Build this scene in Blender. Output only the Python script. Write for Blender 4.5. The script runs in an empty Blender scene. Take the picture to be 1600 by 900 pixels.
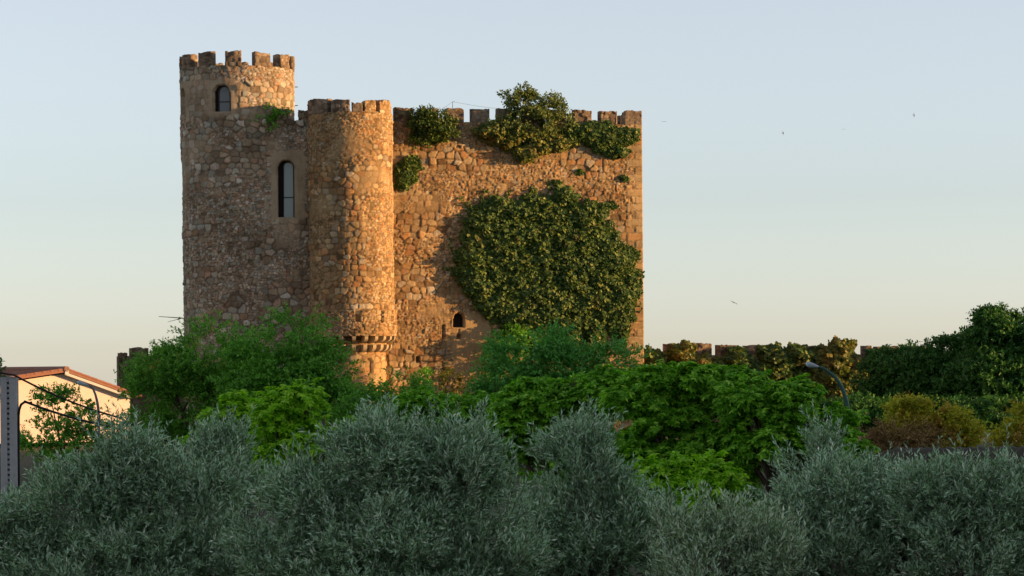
import bpy, math
import numpy as np
from mathutils import Matrix, Vector

R_ = math.radians
scene = bpy.context.scene
COL = scene.collection

# ------------------------------------------------------------------ camera, sky, sun, exposure
F = 4200.0                       # focal length in photograph pixels (1600 wide)
ROLL = R_(0.5)
CAM = np.array([0.0, 0.0, 6.0])
SHIFT = 120.0
RV = np.array([math.cos(ROLL), 0, -math.sin(ROLL)])
UV = np.array([math.sin(ROLL), 0, math.cos(ROLL)])
cd = bpy.data.cameras.new("camera")
cd.sensor_width = 36.0
cd.lens = 36.0 * F / 1600.0
cd.shift_y = SHIFT / 1600.0
cd.clip_start = 0.5
cd.clip_end = 20000.0
cam = bpy.data.objects.new("camera", cd)
COL.objects.link(cam)
cam.matrix_world = Matrix(((RV[0], UV[0], 0, CAM[0]), (0, 0, -1, CAM[1]), (RV[2], UV[2], 0, CAM[2]), (0, 0, 0, 1)))
scene.camera = cam

SUN_EL, SUN_AZ = R_(5.5), R_(7.0)        # azimuth measured from +X towards the camera side (-Y)
SDIR = Vector((math.cos(SUN_AZ) * math.cos(SUN_EL), -math.sin(SUN_AZ) * math.cos(SUN_EL), math.sin(SUN_EL)))
world = bpy.data.worlds.new("World")
scene.world = world
world.use_nodes = True
wn = world.node_tree
bg = wn.nodes["Background"]
sky = wn.nodes.new("ShaderNodeTexSky")
sky.sky_type = 'NISHITA'
sky.sun_disc = False
sky.sun_elevation = R_(6.0)
sky.sun_rotation = R_(90.0) + SUN_AZ      # 0 = +Y, clockwise seen from above
sky.altitude = 1200
sky.air_density = 1.0
sky.dust_density = 0.5
sky.ozone_density = 3.0
hs = wn.nodes.new("ShaderNodeHueSaturation")
hs.inputs["Saturation"].default_value = 0.40
wn.links.new(sky.outputs[0], hs.inputs["Color"])
tn = wn.nodes.new("ShaderNodeMix"); tn.data_type = 'RGBA'; tn.blend_type = 'MULTIPLY'
tn.inputs[0].default_value = 1.0; tn.inputs[7].default_value = (1.01, .968, .955, 1)     # camera white balance
wn.links.new(hs.outputs[0], tn.inputs[6]); wn.links.new(tn.outputs[2], bg.inputs["Color"])
bg.inputs["Strength"].default_value = 0.15
sl = bpy.data.lights.new("sun", 'SUN')
sl.energy = 5.0
sl.angle = R_(0.5)
sl.color = (1.0, 0.57, 0.225)
sun = bpy.data.objects.new("sun", sl)
COL.objects.link(sun)
sun.rotation_euler = SDIR.to_track_quat('Z', 'Y').to_euler()
vs = scene.view_settings
vs.view_transform = 'Standard'
vs.look = 'None'
vs.gamma = 1.0
vs.exposure = 1.05
vs.use_curve_mapping = False

# ------------------------------------------------------------------ helpers
def rdir(px, py):
    """world direction (per metre of depth) of a picture position"""
    return (np.array([0, 1, 0.]) + ((px - 800) * RV + (450 + SHIFT - py) * UV) / F)

def P(px, py, D):
    return CAM + D * rdir(px, py)

def PXM(D):
    return D / F                   # metres per photograph pixel

def tag(o, label=None, cat=None, group=None, kind=None):
    if label: o['label'] = label
    if cat: o['category'] = cat
    if group: o['group'] = group
    if kind: o['kind'] = kind
    return o

def empty(name, loc, label, cat, group=None):
    o = bpy.data.objects.new(name, None)
    COL.objects.link(o)
    o.location = loc
    o.empty_display_size = 0.3
    return tag(o, label, cat, group)

def link(name, me, mat=None, parent=None):
    """mesh given in world space; kept there when parented"""
    o = bpy.data.objects.new(name, me)
    COL.objects.link(o)
    if mat: me.materials.append(mat)
    if parent:
        o.parent = parent
        o.matrix_parent_inverse = MW(parent).inverted()
    return o

def MW(o):
    m = Matrix.Translation(o.location) @ o.rotation_euler.to_matrix().to_4x4()
    if o.parent:
        m = MW(o.parent) @ o.matrix_parent_inverse @ m
    return m

def mesh_np(name, V, Fc, attr=None, smooth=False):
    """V (n,3), Fc (m,k) all faces with k corners, or list of such arrays"""
    if not isinstance(Fc, list): Fc = [Fc]
    me = bpy.data.meshes.new(name)
    V = np.asarray(V, dtype=np.float32)
    me.vertices.add(len(V))
    me.vertices.foreach_set("co", V.ravel())
    loops = np.concatenate([f.ravel() for f in Fc]).astype(np.int32)
    tot = np.concatenate([np.full(len(f), f.shape[1]) for f in Fc]).astype(np.int32)
    start = np.concatenate([[0], np.cumsum(tot)[:-1]]).astype(np.int32)
    me.loops.add(len(loops))
    me.loops.foreach_set("vertex_index", loops)
    me.polygons.add(len(tot))
    me.polygons.foreach_set("loop_start", start)
    me.polygons.foreach_set("loop_total", tot)
    me.polygons.foreach_set("use_smooth", np.full(len(tot), bool(smooth)))
    me.update(calc_edges=True)
    if attr is not None:
        a = me.attributes.new("st", 'FLOAT_COLOR', 'POINT')
        a.data.foreach_set("color", np.asarray(attr, dtype=np.float32).ravel())
    me.validate()
    return me

class MB:
    """collects boxes and tubes into one mesh"""
    def __init__(s): s.V, s.Q, s.n = [], [], 0
    def add(s, V, Q):
        s.V.append(np.asarray(V, float)); s.Q.append(np.asarray(Q) + s.n); s.n += len(V); return s
    def box(s, c, hx, hy, hz, ax=None):
        """c centre; ax = 3x3 rows of axes"""
        ax = np.eye(3) if ax is None else np.asarray(ax)
        sg = np.array([[a, b, d] for d in (-1, 1) for b in (-1, 1) for a in (-1, 1)], float)
        V = np.asarray(c) + (sg * [hx, hy, hz]) @ ax
        return s.add(V, [[0, 2, 3, 1], [4, 5, 7, 6], [0, 1, 5, 4], [2, 6, 7, 3], [0, 4, 6, 2], [1, 3, 7, 5]])
    def tube(s, pts, rad, k=8, caps=True):
        pts = np.asarray(pts, float); n = len(pts)
        rad = np.full(n, rad) if np.isscalar(rad) else np.asarray(rad)
        T = np.gradient(pts, axis=0); T /= np.linalg.norm(T, axis=1)[:, None] + 1e-9
        ref = np.array([0, 0, 1.]) if abs(T[0][2]) < .9 else np.array([1., 0, 0])
        V = []
        for i in range(n):
            a = np.cross(T[i], ref); a /= np.linalg.norm(a) + 1e-9
            b = np.cross(T[i], a)
            t = np.arange(k) * 2 * np.pi / k
            V.append(pts[i] + rad[i] * (np.cos(t)[:, None] * a + np.sin(t)[:, None] * b))
        V = np.concatenate(V)
        Q = [[i * k + j, i * k + (j + 1) % k, (i + 1) * k + (j + 1) % k, (i + 1) * k + j] for i in range(n - 1) for j in range(k)]
        if caps:
            c0, c1 = len(V), len(V) + 1
            V = np.vstack([V, pts[0], pts[-1]])
            for j in range(0, k, 2):
                Q.append([c0, (j + 2) % k, (j + 1) % k, j])
                e = (n - 1) * k
                Q.append([c1, e + j, e + (j + 1) % k, e + (j + 2) % k])
        return s.add(V, Q)
    def prism(s, ring, vec):
        """ring of points (n,3) extruded by vec; sides + fan caps of quads"""
        ring = np.asarray(ring, float)
        if len(ring) % 2: ring = np.vstack([ring, (ring[-1] + ring[0]) / 2])
        n = len(ring); c = ring.mean(0)
        V = np.vstack([ring, ring + vec, c, c + vec])
        Q = [[i, (i + 1) % n, n + (i + 1) % n, n + i] for i in range(n)]
        rr = list(range(n)) + ([n - 1] if n % 2 else [])
        for i in range(0, n, 2):
            a, b, d = i, (i + 1) % n, (i + 2) % n
            if n % 2 and i == n - 1: d = 0; b = 0; 
            if b == d:
                continue
            Q.append([2 * n, d, b, a]); Q.append([2 * n + 1, n + a, n + b, n + d])
        return s.add(V, Q)
    def build(s, name, mat, parent=None, smooth=False):
        return link(name, mesh_np(name, np.vstack(s.V), np.vstack(s.Q), smooth=smooth), mat, parent)

def hsh(i, j, k=0):
    x = np.sin(np.asarray(i) * 127.1 + np.asarray(j) * 311.7 + k * 74.7) * 43758.5453
    return x - np.floor(x)

def vnoise(x, y, k=0):
    xi, yi = np.floor(x), np.floor(y); fx, fy = x - xi, y - yi
    fx = fx * fx * (3 - 2 * fx); fy = fy * fy * (3 - 2 * fy)
    a, b = hsh(xi, yi, k), hsh(xi + 1, yi, k); c, d = hsh(xi, yi + 1, k), hsh(xi + 1, yi + 1, k)
    return (a * (1 - fx) + b * fx) * (1 - fy) + (c * (1 - fx) + d * fx) * fy

def fbm(x, y, k=0, o=3):
    r, a = 0, .5
    for q in range(o):
        r = r + a * vnoise(x * 2 ** q, y * 2 ** q, k + q * 7); a *= .5
    return r / (1 - .5 ** o)

def sst(a, b, x):
    t = np.clip((x - a) / (b - a), 0, 1); return t * t * (3 - 2 * t)

def voro(u, v, su, sv, seed):
    """anisotropic jittered cells -> (edge distance in metres-ish, three randoms of the cell)"""
    gv = v / sv
    gi = np.floor(gv)
    best1 = np.full(u.shape, 9.); best2 = np.full(u.shape, 9.); bi = np.zeros(u.shape); bj = np.zeros(u.shape)
    for dj in (-1, 0, 1):
        j = gi + dj
        off = hsh(j, 3.1, seed) * 1.0
        gu = u / su + off
        ui = np.floor(gu)
        for di in (-1, 0, 1):
            i = ui + di
            jx = .5 + (hsh(i, j, seed + 1) - .5) * .92
            jy = .5 + (hsh(i, j, seed + 2) - .5) * .42
            # compare in metres, slightly squared metric for block-like stones
            dx = np.abs(i + jx - gu) * su; dy = np.abs(j + jy - gv) * sv * 1.25
            d = (dx ** 3.2 + dy ** 3.2) ** (1 / 3.2)
            m = d < best1
            best2 = np.where(m, best1, np.minimum(best2, d))
            bi = np.where(m, i, bi); bj = np.where(m, j, bj)
            best1 = np.where(m, d, best1)
    return best2 - best1, hsh(bi, bj, seed + 5), hsh(bi, bj, seed + 6), hsh(bi, bj, seed + 9)

def stone_field(u, v, seed, big=.5, small=.21, mixlow=.45, mixhigh=.55, relief=1.0, flat=0.0):
    """height (m) and attribute (n,4): colour random, mortar, plaster, second random"""
    wu = u + .10 * (vnoise(u * 1.7, v * 1.7, seed + 20) - .5) + .05 * (vnoise(u * 6, v * 6, seed + 22) - .5)
    wv = v + .10 * (vnoise(u * 1.3, v * 2.1, seed + 21) - .5) + .05 * (vnoise(u * 6, v * 6, seed + 23) - .5)
    e1, a1, b1, c1 = voro(wu, wv, big, big * .72, seed)
    e2, a2, b2, c2 = voro(wu, wv, small, small * .66, seed + 40)
    m = fbm(u * .45, v * .8, seed + 60, 3)
    sel = m > (mixlow + mixhigh) / 2
    e = np.where(sel, e1, e2); a = np.where(sel, a1, a2); b = np.where(sel, b1, b2); c = np.where(sel, c1, c2)
    sz = np.where(sel, big, small)
    t = np.clip(e / (sz * .2), 0, 1)
    dome = 1 - (1 - t) ** 2
    h = 1.35 * relief * (dome * (.030 + .045 * sz) * (.45 + 1.0 * c) + (b - .5) * .045 * (sz / .5) * (t > .25))
    h = h + relief * .03 * (fbm(u * 2.2, v * 2.2, seed + 70, 3) - .5) + .018 * (vnoise(u * 14, v * 14, seed + 71) - .5) * relief
    mort = 1 - sst(.1, .95, t)
    # patches where pointing mortar fills the joints almost flush
    fill = sst(.62 - flat, .84 - flat, fbm(u * .5 + 9, v * .55, seed + 80, 3))
    h = h * (1 - .72 * fill)
    plast = fill * .55
    return h, np.stack([a, mort, plast, b], -1)

class Line:
    """vertical plane through p0 towards p1; positive d = outwards (right-hand side seen from outside)"""
    def __init__(s, p0, p1):
        s.p0 = np.array([*p0, 0.]); d = np.array([p1[0] - p0[0], p1[1] - p0[1], 0.]); s.L = np.linalg.norm(d)
        s.t = d / s.L; s.n = np.array([s.t[1], -s.t[0], 0.])
    def pos(s, u, z, d=0.):
        u = np.asarray(u, float)[..., None]; z = np.asarray(z, float)[..., None]; d = np.asarray(d, float)[..., None]
        return s.p0 + u * s.t + d * s.n + z * np.array([0, 0, 1.])
    def hit(s, px, py, d=0.):
        r = rdir(px, py); k = (s.p0 + d * s.n - CAM).dot(s.n) / r.dot(s.n)
        q = CAM + k * r; return (q - s.p0).dot(s.t), q[2]

class Cyl:
    def __init__(s, c, r, rfun=None): s.c = np.array([*c, 0.]); s.r = r; s.rf = rfun
    def rad(s, z): return s.r + (s.rf(z) if s.rf else 0)
    def pos(s, u, z, d=0.):
        u = np.asarray(u, float); z = np.asarray(z, float); th = u / s.r
        R = s.rad(z) + d
        return np.stack([s.c[0] + R * np.sin(th), s.c[1] - R * np.cos(th), z + 0 * u], -1)
    def hit(s, px, py, d=0.):
        r = rdir(px, py); R = s.r + d
        o = CAM - s.c; a = r[0] ** 2 + r[1] ** 2; b = 2 * (o[0] * r[0] + o[1] * r[1]); c = o[0] ** 2 + o[1] ** 2 - R * R
        D = max(b * b - 4 * a * c, 0); k = (-b - math.sqrt(D)) / (2 * a); q = CAM + k * r
        return math.atan2(q[0] - s.c[0], -(q[1] - s.c[1])) * s.r, q[2]

def slab(name, S, u0, u1, z0, z1, step, mat, parent, seed, thick=0., d0=0., ops=(), plast=(), relief=1., flat=0., ragged=0.05,
         big=.48, small=.21, quoin=0., topfn=None, mix=(.45, .55), wrap=False, tint=None):
    """a masonry face on surface S with real relief; thick>0 closes it into a body"""
    nu, nz = max(2, int((u1 - u0) / step) + 1), max(2, int((z1 - z0) / step) + 1)
    us, zs = np.linspace(u0, u1, nu), np.linspace(0, 1, nz)
    U, T = np.meshgrid(us, zs)
    top = z1 + ragged * 2 * (fbm(us * 2.3, us * 0, seed + 3, 3) - .5) - ragged * .6 * (vnoise(us * 7, us * 0 + 4, seed) > .7)
    if topfn is not None: top = top + topfn(us)
    Z = z0 + T * (top[None, :] - z0)
    h, at = stone_field(U, Z, seed, big=big, small=small, mixlow=mix[0], mixhigh=mix[1], relief=relief, flat=flat)
    for (a, b, c, d, s) in plast:         # plaster panels: u0,u1,z0,z1,strength
        m = sst(a - .12, a + .06, U + .15 * (vnoise(U * 3, Z * 3, 5) - .5)) * (1 - sst(b - .06, b + .12, U + .15 * (vnoise(U * 3, Z * 3, 6) - .5))) * \
            sst(c - .15, c + .05, Z + .15 * (vnoise(U * 3, Z * 3, 7) - .5)) * (1 - sst(d - .05, d + .15, Z + .15 * (vnoise(U * 3, Z * 3, 8) - .5))) * s
        h = h * (1 - m * .85) + m * .03
        at[..., 2] = np.maximum(at[..., 2], m); 
    if quoin > 0:                          # dressed corner blocks at the right end
        row = np.floor(Z / .42); w = quoin * (.65 + .7 * (row % 2))
        inq = (U > u1 - w)
        fz = np.abs(Z / .42 - row - .5); ed = np.minimum((.5 - fz) * .42, np.abs(U - (u1 - w)))
        tq = np.clip(ed / .035, 0, 1)
        h = np.where(inq, .055 * tq + .01 * hsh(row, row, 4), h)
        at[..., 0] = np.where(inq, .35 + .4 * hsh(row, 2, 9), at[..., 0]); at[..., 1] = np.where(inq, (1 - tq) * .8, at[..., 1]); at[..., 2] = np.where(inq, .25, at[..., 2])
    for (cu, cz0, w, hh, arch, dep) in ops:   # openings: centre u, sill z, width, height, arched, depth
        du = np.abs(U - cu)
        inside = (du < w / 2) & (Z > cz0) & (Z < cz0 + hh - (w / 2 if arch else 0))
        if arch:
            inside |= (du ** 2 + (Z - (cz0 + hh - w / 2)) ** 2 < (w / 2) ** 2) & (Z >= cz0 + hh - w / 2)
        h = np.where(inside, -dep, h)
        at[..., 2] = np.where(inside, .3, at[..., 2])
    V = S.pos(U, Z, d0 + h)
    idx = np.arange(nu * nz).reshape(nz, nu)
    q = np.stack([idx[:-1, :-1], idx[:-1, 1:], idx[1:, 1:], idx[1:, :-1]], -1).reshape(-1, 4)
    V = V.reshape(-1, 3); A = at.reshape(-1, 4)
    if thick > 0:
        loop = np.concatenate([idx[0, :], idx[1:, -1], idx[-1, -2::-1], idx[-2:0:-1, 0]])
        uu, zz = U.ravel()[loop], Z.ravel()[loop]
        n0 = len(V); k = len(loop)
        layers = 4
        VV, AA, QQ = [V], [A], [q]
        prev = loop
        for L in range(1, layers + 1):
            f = L / layers
            hn, an = stone_field(uu + f * thick * 1.3 + 3, zz, seed + 5, big=big, small=small, relief=relief, flat=flat)
            # push outwards from the middle of the slab for uneven ends
            cu_, cz_ = (u0 + u1) / 2, (z0 + z1) / 2
            su_ = np.where(np.isclose(uu, u1), 1., np.where(np.isclose(uu, u0), -1., 0.)); sz_ = np.where(zz > z1 - .2, 1., 0.)
            k1 = 1. if L < layers else 0.
            VV.append(S.pos(uu + su_ * (hn - .03) * k1 * .6, zz + sz_ * (hn - .03) * k1 * .6, d0 - thick * f))
            AA.append(an)
            cur = n0 + (L - 1) * k + np.arange(k)
            QQ.append(np.stack([np.roll(prev, -1), prev, cur, np.roll(cur, -1)], -1))
            prev = cur
        V = np.vstack(VV); A = np.vstack(AA)
        # back cap as fan of quads around centre
        c = len(V); V = np.vstack([V, S.pos(np.array([(u0 + u1) / 2]), np.array([(z0 + z1) / 2]), d0 - thick)]); A = np.vstack([A, A[:1]])
        if k % 2 == 0:
            a = prev[0::2]; b = prev[1::2]; d = np.roll(prev, -2)[0::2]
            QQ.append(np.stack([np.full(len(a), c), d, b, a], -1))
        q = np.vstack(QQ)
    me = mesh_np(name, V, q, attr=A, smooth=True)
    return link(name, me, mat, parent)

# ------------------------------------------------------------------ materials
def newmat(name):
    m = bpy.data.materials.new(name); m.use_nodes = True
    nt = m.node_tree; return m, nt, nt.nodes["Principled BSDF"]

def ramp(nt, stops, fac):
    r = nt.nodes.new("ShaderNodeValToRGB"); e = r.color_ramp.elements
    while len(e) < len(stops): e.new(.5)
    for k, (p, c) in zip(e, stops): k.position = p; k.color = (*c, 1)
    nt.links.new(fac, r.inputs[0]); return r.outputs[0]

def mix(nt, fac, a, b, mode='MIX'):
    m = nt.nodes.new("ShaderNodeMix"); m.data_type = 'RGBA'; m.blend_type = mode
    for sock, val in ((m.inputs[0], fac), (m.inputs[6], a), (m.inputs[7], b)):
        if isinstance(val, (int, float)): sock.default_value = val
        elif isinstance(val, tuple): sock.default_value = (*val, 1)
        else: nt.links.new(val, sock)
    return m.outputs[2]

def noise(nt, scale, detail=4, rough=.6, vec=None):
    n = nt.nodes.new("ShaderNodeTexNoise"); n.inputs["Scale"].default_value = scale
    n.inputs["Detail"].default_value = detail; n.inputs["Roughness"].default_value = rough
    if vec is None:
        g = nt.nodes.new("ShaderNodeNewGeometry"); vec = g.outputs["Position"]
    nt.links.new(vec, n.inputs["Vector"]); return n.outputs["Fac"]

def math_(nt, op, a, b=0., clamp=False):
    m = nt.nodes.new("ShaderNodeMath"); m.operation = op; m.use_clamp = clamp
    for s, v in ((m.inputs[0], a), (m.inputs[1], b)):
        if isinstance(v, (int, float)): s.default_value = v
        else: nt.links.new(v, s)
    return m.outputs[0]

def stone_mat(name, stops, mortar, plaster, stain=.5, lichen=.3):
    m, nt, p = newmat(name)
    at = nt.nodes.new("ShaderNodeAttribute"); at.attribute_name = "st"
    sp = nt.nodes.new("ShaderNodeSeparateColor"); nt.links.new(at.outputs["Color"], sp.inputs[0])
    n1 = noise(nt, 7., 5, .7)
    v = math_(nt, 'ADD', sp.outputs[0], math_(nt, 'MULTIPLY', math_(nt, 'SUBTRACT', n1, .5), .55))
    c = ramp(nt, stops, v)
    # brightness by second random
    b = math_(nt, 'ADD', math_(nt, 'MULTIPLY', at.outputs["Alpha"], .55), .68)
    c = mix(nt, 1., c, ramp(nt, [(0, (.0, .0, .0)), (1, (1, 1, 1))], b), 'MULTIPLY') if False else c
    br = nt.nodes.new("ShaderNodeHueSaturation"); nt.links.new(c, br.inputs["Color"]); nt.links.new(b, br.inputs["Value"]); c = br.outputs[0]
    c = mix(nt, math_(nt, 'MULTIPLY', sp.outputs[1], .8), c, mortar)
    n3 = noise(nt, 22., 3, .6)
    pl = mix(nt, n3, plaster, tuple(x * .72 for x in plaster))
    c = mix(nt, sp.outputs[2], c, pl)
    n2 = noise(nt, .55, 4, .6)
    st = ramp(nt, [(.38, (1, 1, 1)), (.62, (1 - stain * .7, 1 - stain * .75, 1 - stain * .8))], n2)
    c = mix(nt, 1., c, st, 'MULTIPLY')
    gg = nt.nodes.new("ShaderNodeNewGeometry"); mp = nt.nodes.new("ShaderNodeMapping"); mp.inputs["Scale"].default_value = (1.6, 1.6, .16)
    nt.links.new(gg.outputs["Position"], mp.inputs["Vector"])
    sk = ramp(nt, [(.48, (1, 1, 1)), (.60, (.70, .66, .62)), (.68, (.55, .50, .46))], noise(nt, 1.6, 4, .7, mp.outputs[0]))
    c = mix(nt, .45, c, mix(nt, 1., c, sk, 'MULTIPLY'))
    n4 = noise(nt, 2.6, 5, .75)
    lm = ramp(nt, [(.56, (0, 0, 0)), (.68, (lichen, lichen, lichen))], n4)
    c = mix(nt, lm, c, (.10, .10, .055))
    nt.links.new(c, p.inputs["Base Color"]); p.inputs["Roughness"].default_value = .95
    p.inputs["Specular IOR Level"].default_value = .15
    bp = nt.nodes.new("ShaderNodeBump"); bp.inputs["Strength"].default_value = .7; bp.inputs["Distance"].default_value = .03
    nt.links.new(noise(nt, 26., 4, .65), bp.inputs["Height"]); nt.links.new(bp.outputs[0], p.inputs["Normal"])
    return m

M = {}
M['stone'] = stone_mat("rubble_stone", [(0, (.19, .115, .055)), (.22, (.37, .235, .115)), (.42, (.43, .32, .18)), (.6, (.46, .30, .14)), (.78, (.40, .19, .075)), (.9, (.34, .31, .24)), (1, (.58, .45, .28))],
                       (.10, .062, .03), (.45, .31, .16), .4, .35)
M['grey_stone'] = stone_mat("weathered_grey_stone", [(0, (.20, .15, .10)), (.25, (.38, .28, .185)), (.45, (.36, .36, .30)), (.6, (.46, .37, .25)), (.8, (.38, .21, .12)), (1, (.58, .54, .46))],
                       (.09, .066, .045), (.46, .35, .23), .4, .5)
M['shade_stone'] = stone_mat("shaded_parapet_stone", [(0, (.14, .10, .07)), (.3, (.24, .17, .115)), (.6, (.30, .22, .15)), (1, (.38, .30, .21))],  # darker copy of the rubble stone with parapet shade put into its colour
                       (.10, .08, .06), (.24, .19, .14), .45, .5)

def plain(name, col, rough=.8, metal=0., nscale=None, namt=.25, spec=.3, bump=0.):
    m, nt, p = newmat(name)
    if nscale:
        n = noise(nt, nscale, 5, .65)
        c = mix(nt, n, tuple(x * (1 - namt) for x in col), tuple(min(1, x * (1 + namt)) for x in col))
        nt.links.new(c, p.inputs["Base Color"])
        if bump:
            bp = nt.nodes.new("ShaderNodeBump"); bp.inputs["Strength"].default_value = .6; bp.inputs["Distance"].default_value = bump
            nt.links.new(n, bp.inputs["Height"]); nt.links.new(bp.outputs[0], p.inputs["Normal"])
    else:
        p.inputs["Base Color"].default_value = (*col, 1)
    p.inputs["Roughness"].default_value = rough; p.inputs["Metallic"].default_value = metal
    p.inputs["Specular IOR Level"].default_value = spec
    return m

def leaf_mat(name, stops, rough=.5, trans=.35, spec=.35, patch=None, tcol=None, under=None):
    """leaf colour varies leaf by leaf; part of the light goes through"""
    m, nt, p = newmat(name)
    g = nt.nodes.new("ShaderNodeNewGeometry")
    c = ramp(nt, stops, g.outputs["Random Per Island"])
    if patch:
        n = noise(nt, patch[0], 3, .6)
        f = ramp(nt, [(patch[2] - .06, (0, 0, 0)), (patch[2] + .06, (1, 1, 1))], n)
        c = mix(nt, f, c, patch[1])
    if under: c = mix(nt, g.outputs['Backfacing'], c, under)      # felted silver underside
    nt.links.new(c, p.inputs["Base Color"]); p.inputs["Roughness"].default_value = rough; p.inputs["Specular IOR Level"].default_value = spec
    t = nt.nodes.new("ShaderNodeBsdfTranslucent")
    tc = mix(nt, 1., c, tcol or (1.0, 1.15, .55), 'MULTIPLY'); nt.links.new(tc, t.inputs["Color"])
    ms = nt.nodes.new("ShaderNodeMixShader"); ms.inputs[0].default_value = trans
    nt.links.new(p.outputs[0], ms.inputs[1]); nt.links.new(t.outputs[0], ms.inputs[2])
    nt.links.new(ms.outputs[0], nt.nodes["Material Output"].inputs["Surface"])
    return m

M['olive_leaf'] = leaf_mat("olive_leaf", [(0, (.06, .13, .045)), (.45, (.15, .29, .11)), (.76, (.40, .56, .30)), (1, (.92, .94, .72))], .30, .14, .8, tcol=(.9, 1.1, .7), under=(.44, .64, .41))
M['pale_olive_leaf'] = leaf_mat("pale_olive_leaf", [(0, (.11, .20, .07)), (.5, (.30, .44, .20)), (1, (.86, .90, .64))], .36, .16, .8, tcol=(.9, 1.1, .7), under=(.58, .74, .50))
M['bright_leaf'] = leaf_mat("bright_leaf", [(0, (.07, .23, .012)), (.5, (.17, .43, .025)), (.85, (.30, .60, .04)), (1, (.50, .76, .10))], .5, .45, .22)
M['lime_leaf'] = leaf_mat("lime_leaf", [(0, (.14, .36, .012)), (.5, (.28, .58, .02)), (1, (.50, .74, .06))], .5, .45, .22)
M['mid_leaf'] = leaf_mat("mid_leaf", [(0, (.055, .18, .016)), (.5, (.12, .35, .03)), (1, (.23, .50, .055))], .5, .35, .3)
M['tinted_leaf'] = leaf_mat('tinted_leaf', [(0, (.055, .18, .016)), (.5, (.12, .34, .03)), (1, (.24, .49, .055))], .5, .35, .3, patch=(.9, (.30, .27, .04), .66))
M['cool_leaf'] = leaf_mat("cool_green_leaf", [(0, (.05, .18, .03)), (.5, (.11, .34, .055)), (1, (.20, .50, .085))], .5, .35, .3)
M['dark_leaf'] = leaf_mat("dark_leaf", [(0, (.022, .08, .014)), (.5, (.048, .15, .024)), (1, (.09, .24, .04))], .5, .25, .3)
M['ivy_leaf'] = leaf_mat("ivy_leaf", [(0, (.028, .06, .012)), (.5, (.06, .115, .02)), (.8, (.105, .16, .028)), (1, (.20, .22, .04))], .55, .2, .3, patch=(1.1, (.15, .12, .035), .68))
M['fig_leaf'] = leaf_mat('fig_leaf', [(0, (.06, .10, .03)), (.5, (.14, .19, .05)), (1, (.27, .30, .10))], .6, .3, .3)
M['sun_brown_ivy_leaf'] = leaf_mat("sun_brown_ivy_leaf", [(0, (.05, .08, .015)), (.5, (.13, .16, .03)), (.85, (.20, .20, .035)), (1, (.30, .20, .04))], .5, .25, .3, patch=(.55, (.20, .125, .03), .60))  # orange sunlight put into the ivy colour; also a brownish creeper's own tone
M['yellow_leaf'] = leaf_mat("yellow_leaf", [(0, (.22, .26, .02)), (.5, (.46, .44, .03)), (1, (.66, .56, .05))], .5, .4, .3, patch=(1.1, (.40, .20, .03), .60))
M['brown_leaf'] = leaf_mat("brown_leaf", [(0, (.13, .075, .035)), (.5, (.24, .14, .055)), (1, (.36, .24, .08))], .7, .2, .2)
M['bark'] = plain("bark", (.10, .075, .05), .9, nscale=9, namt=.5, bump=.02)
M['grey_bark'] = plain("grey_bark", (.16, .14, .11), .9, nscale=9, namt=.5, bump=.02)
M['dead_twig'] = plain("dead_twig", (.26, .19, .12), .9, nscale=30, namt=.3)
M['concrete'] = plain("concrete", (.38, .37, .36), .9, nscale=14, namt=.22, bump=.005)
M['black_rubber'] = plain("black_rubber", (.015, .015, .015), .5)
M['lamp_metal'] = plain("green_lamp_metal", (.035, .10, .08), .4, .3, nscale=5)
M['lamp_grey'] = plain("grey_lamp_metal", (.12, .13, .14), .4, .3, nscale=5)
M['lamp_glass'] = plain("lamp_bowl", (.45, .52, .56), .12, 0., spec=.8)
M['lamp_hood'] = plain("lamp_hood", (.32, .38, .42), .35, 0., spec=.5)
M['pane'] = plain("window_pane", (.03, .035, .04), .04, 0., spec=1.0)
M['pane'].node_tree.nodes["Principled BSDF"].inputs["Metallic"].default_value = .55
M['pane'].node_tree.nodes["Principled BSDF"].inputs["Base Color"].default_value = (.30, .34, .38, 1)
M['cut_stone'] = plain('cut_stone', (.31, .24, .165), .9, nscale=5, namt=.3, bump=.02)
M['dim_pane'] = plain('dim_pane', (.10, .11, .12), .25, spec=.6)
M['sky_sheen_pane'] = plain('sky_sheen_pane', (.24, .29, .28), .3, spec=.6)  # pale base colour stands in for sky reflected in the glass
M['frame'] = plain("window_frame", (.05, .04, .03), .6)
M['dark'] = plain("opening_shade_black", (.012, .01, .009), .95)  # near-black colour stands in for the shade inside openings
M['iron'] = plain("rusty_iron", (.10, .06, .04), .7, .4, nscale=40)
M['render'] = plain("peach_render", (.62, .53, .47), .9, nscale=3, namt=.12)
M['white_render'] = plain("soffit_render", (.50, .50, .48), .9, nscale=3, namt=.1)
M['tile'] = plain("clay_tile", (.26, .12, .08), .85, nscale=7, namt=.45, bump=.01)
M['grey_tile'] = plain("grey_roof_tile", (.04, .033, .02), .95, nscale=2.2, namt=.75, bump=.02)
M['grey_wall'] = plain("grey_wall_render", (.10, .085, .065), .9, nscale=5, namt=.25)
M['feather'] = plain("dark_feather", (.03, .028, .025), .8)

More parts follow.
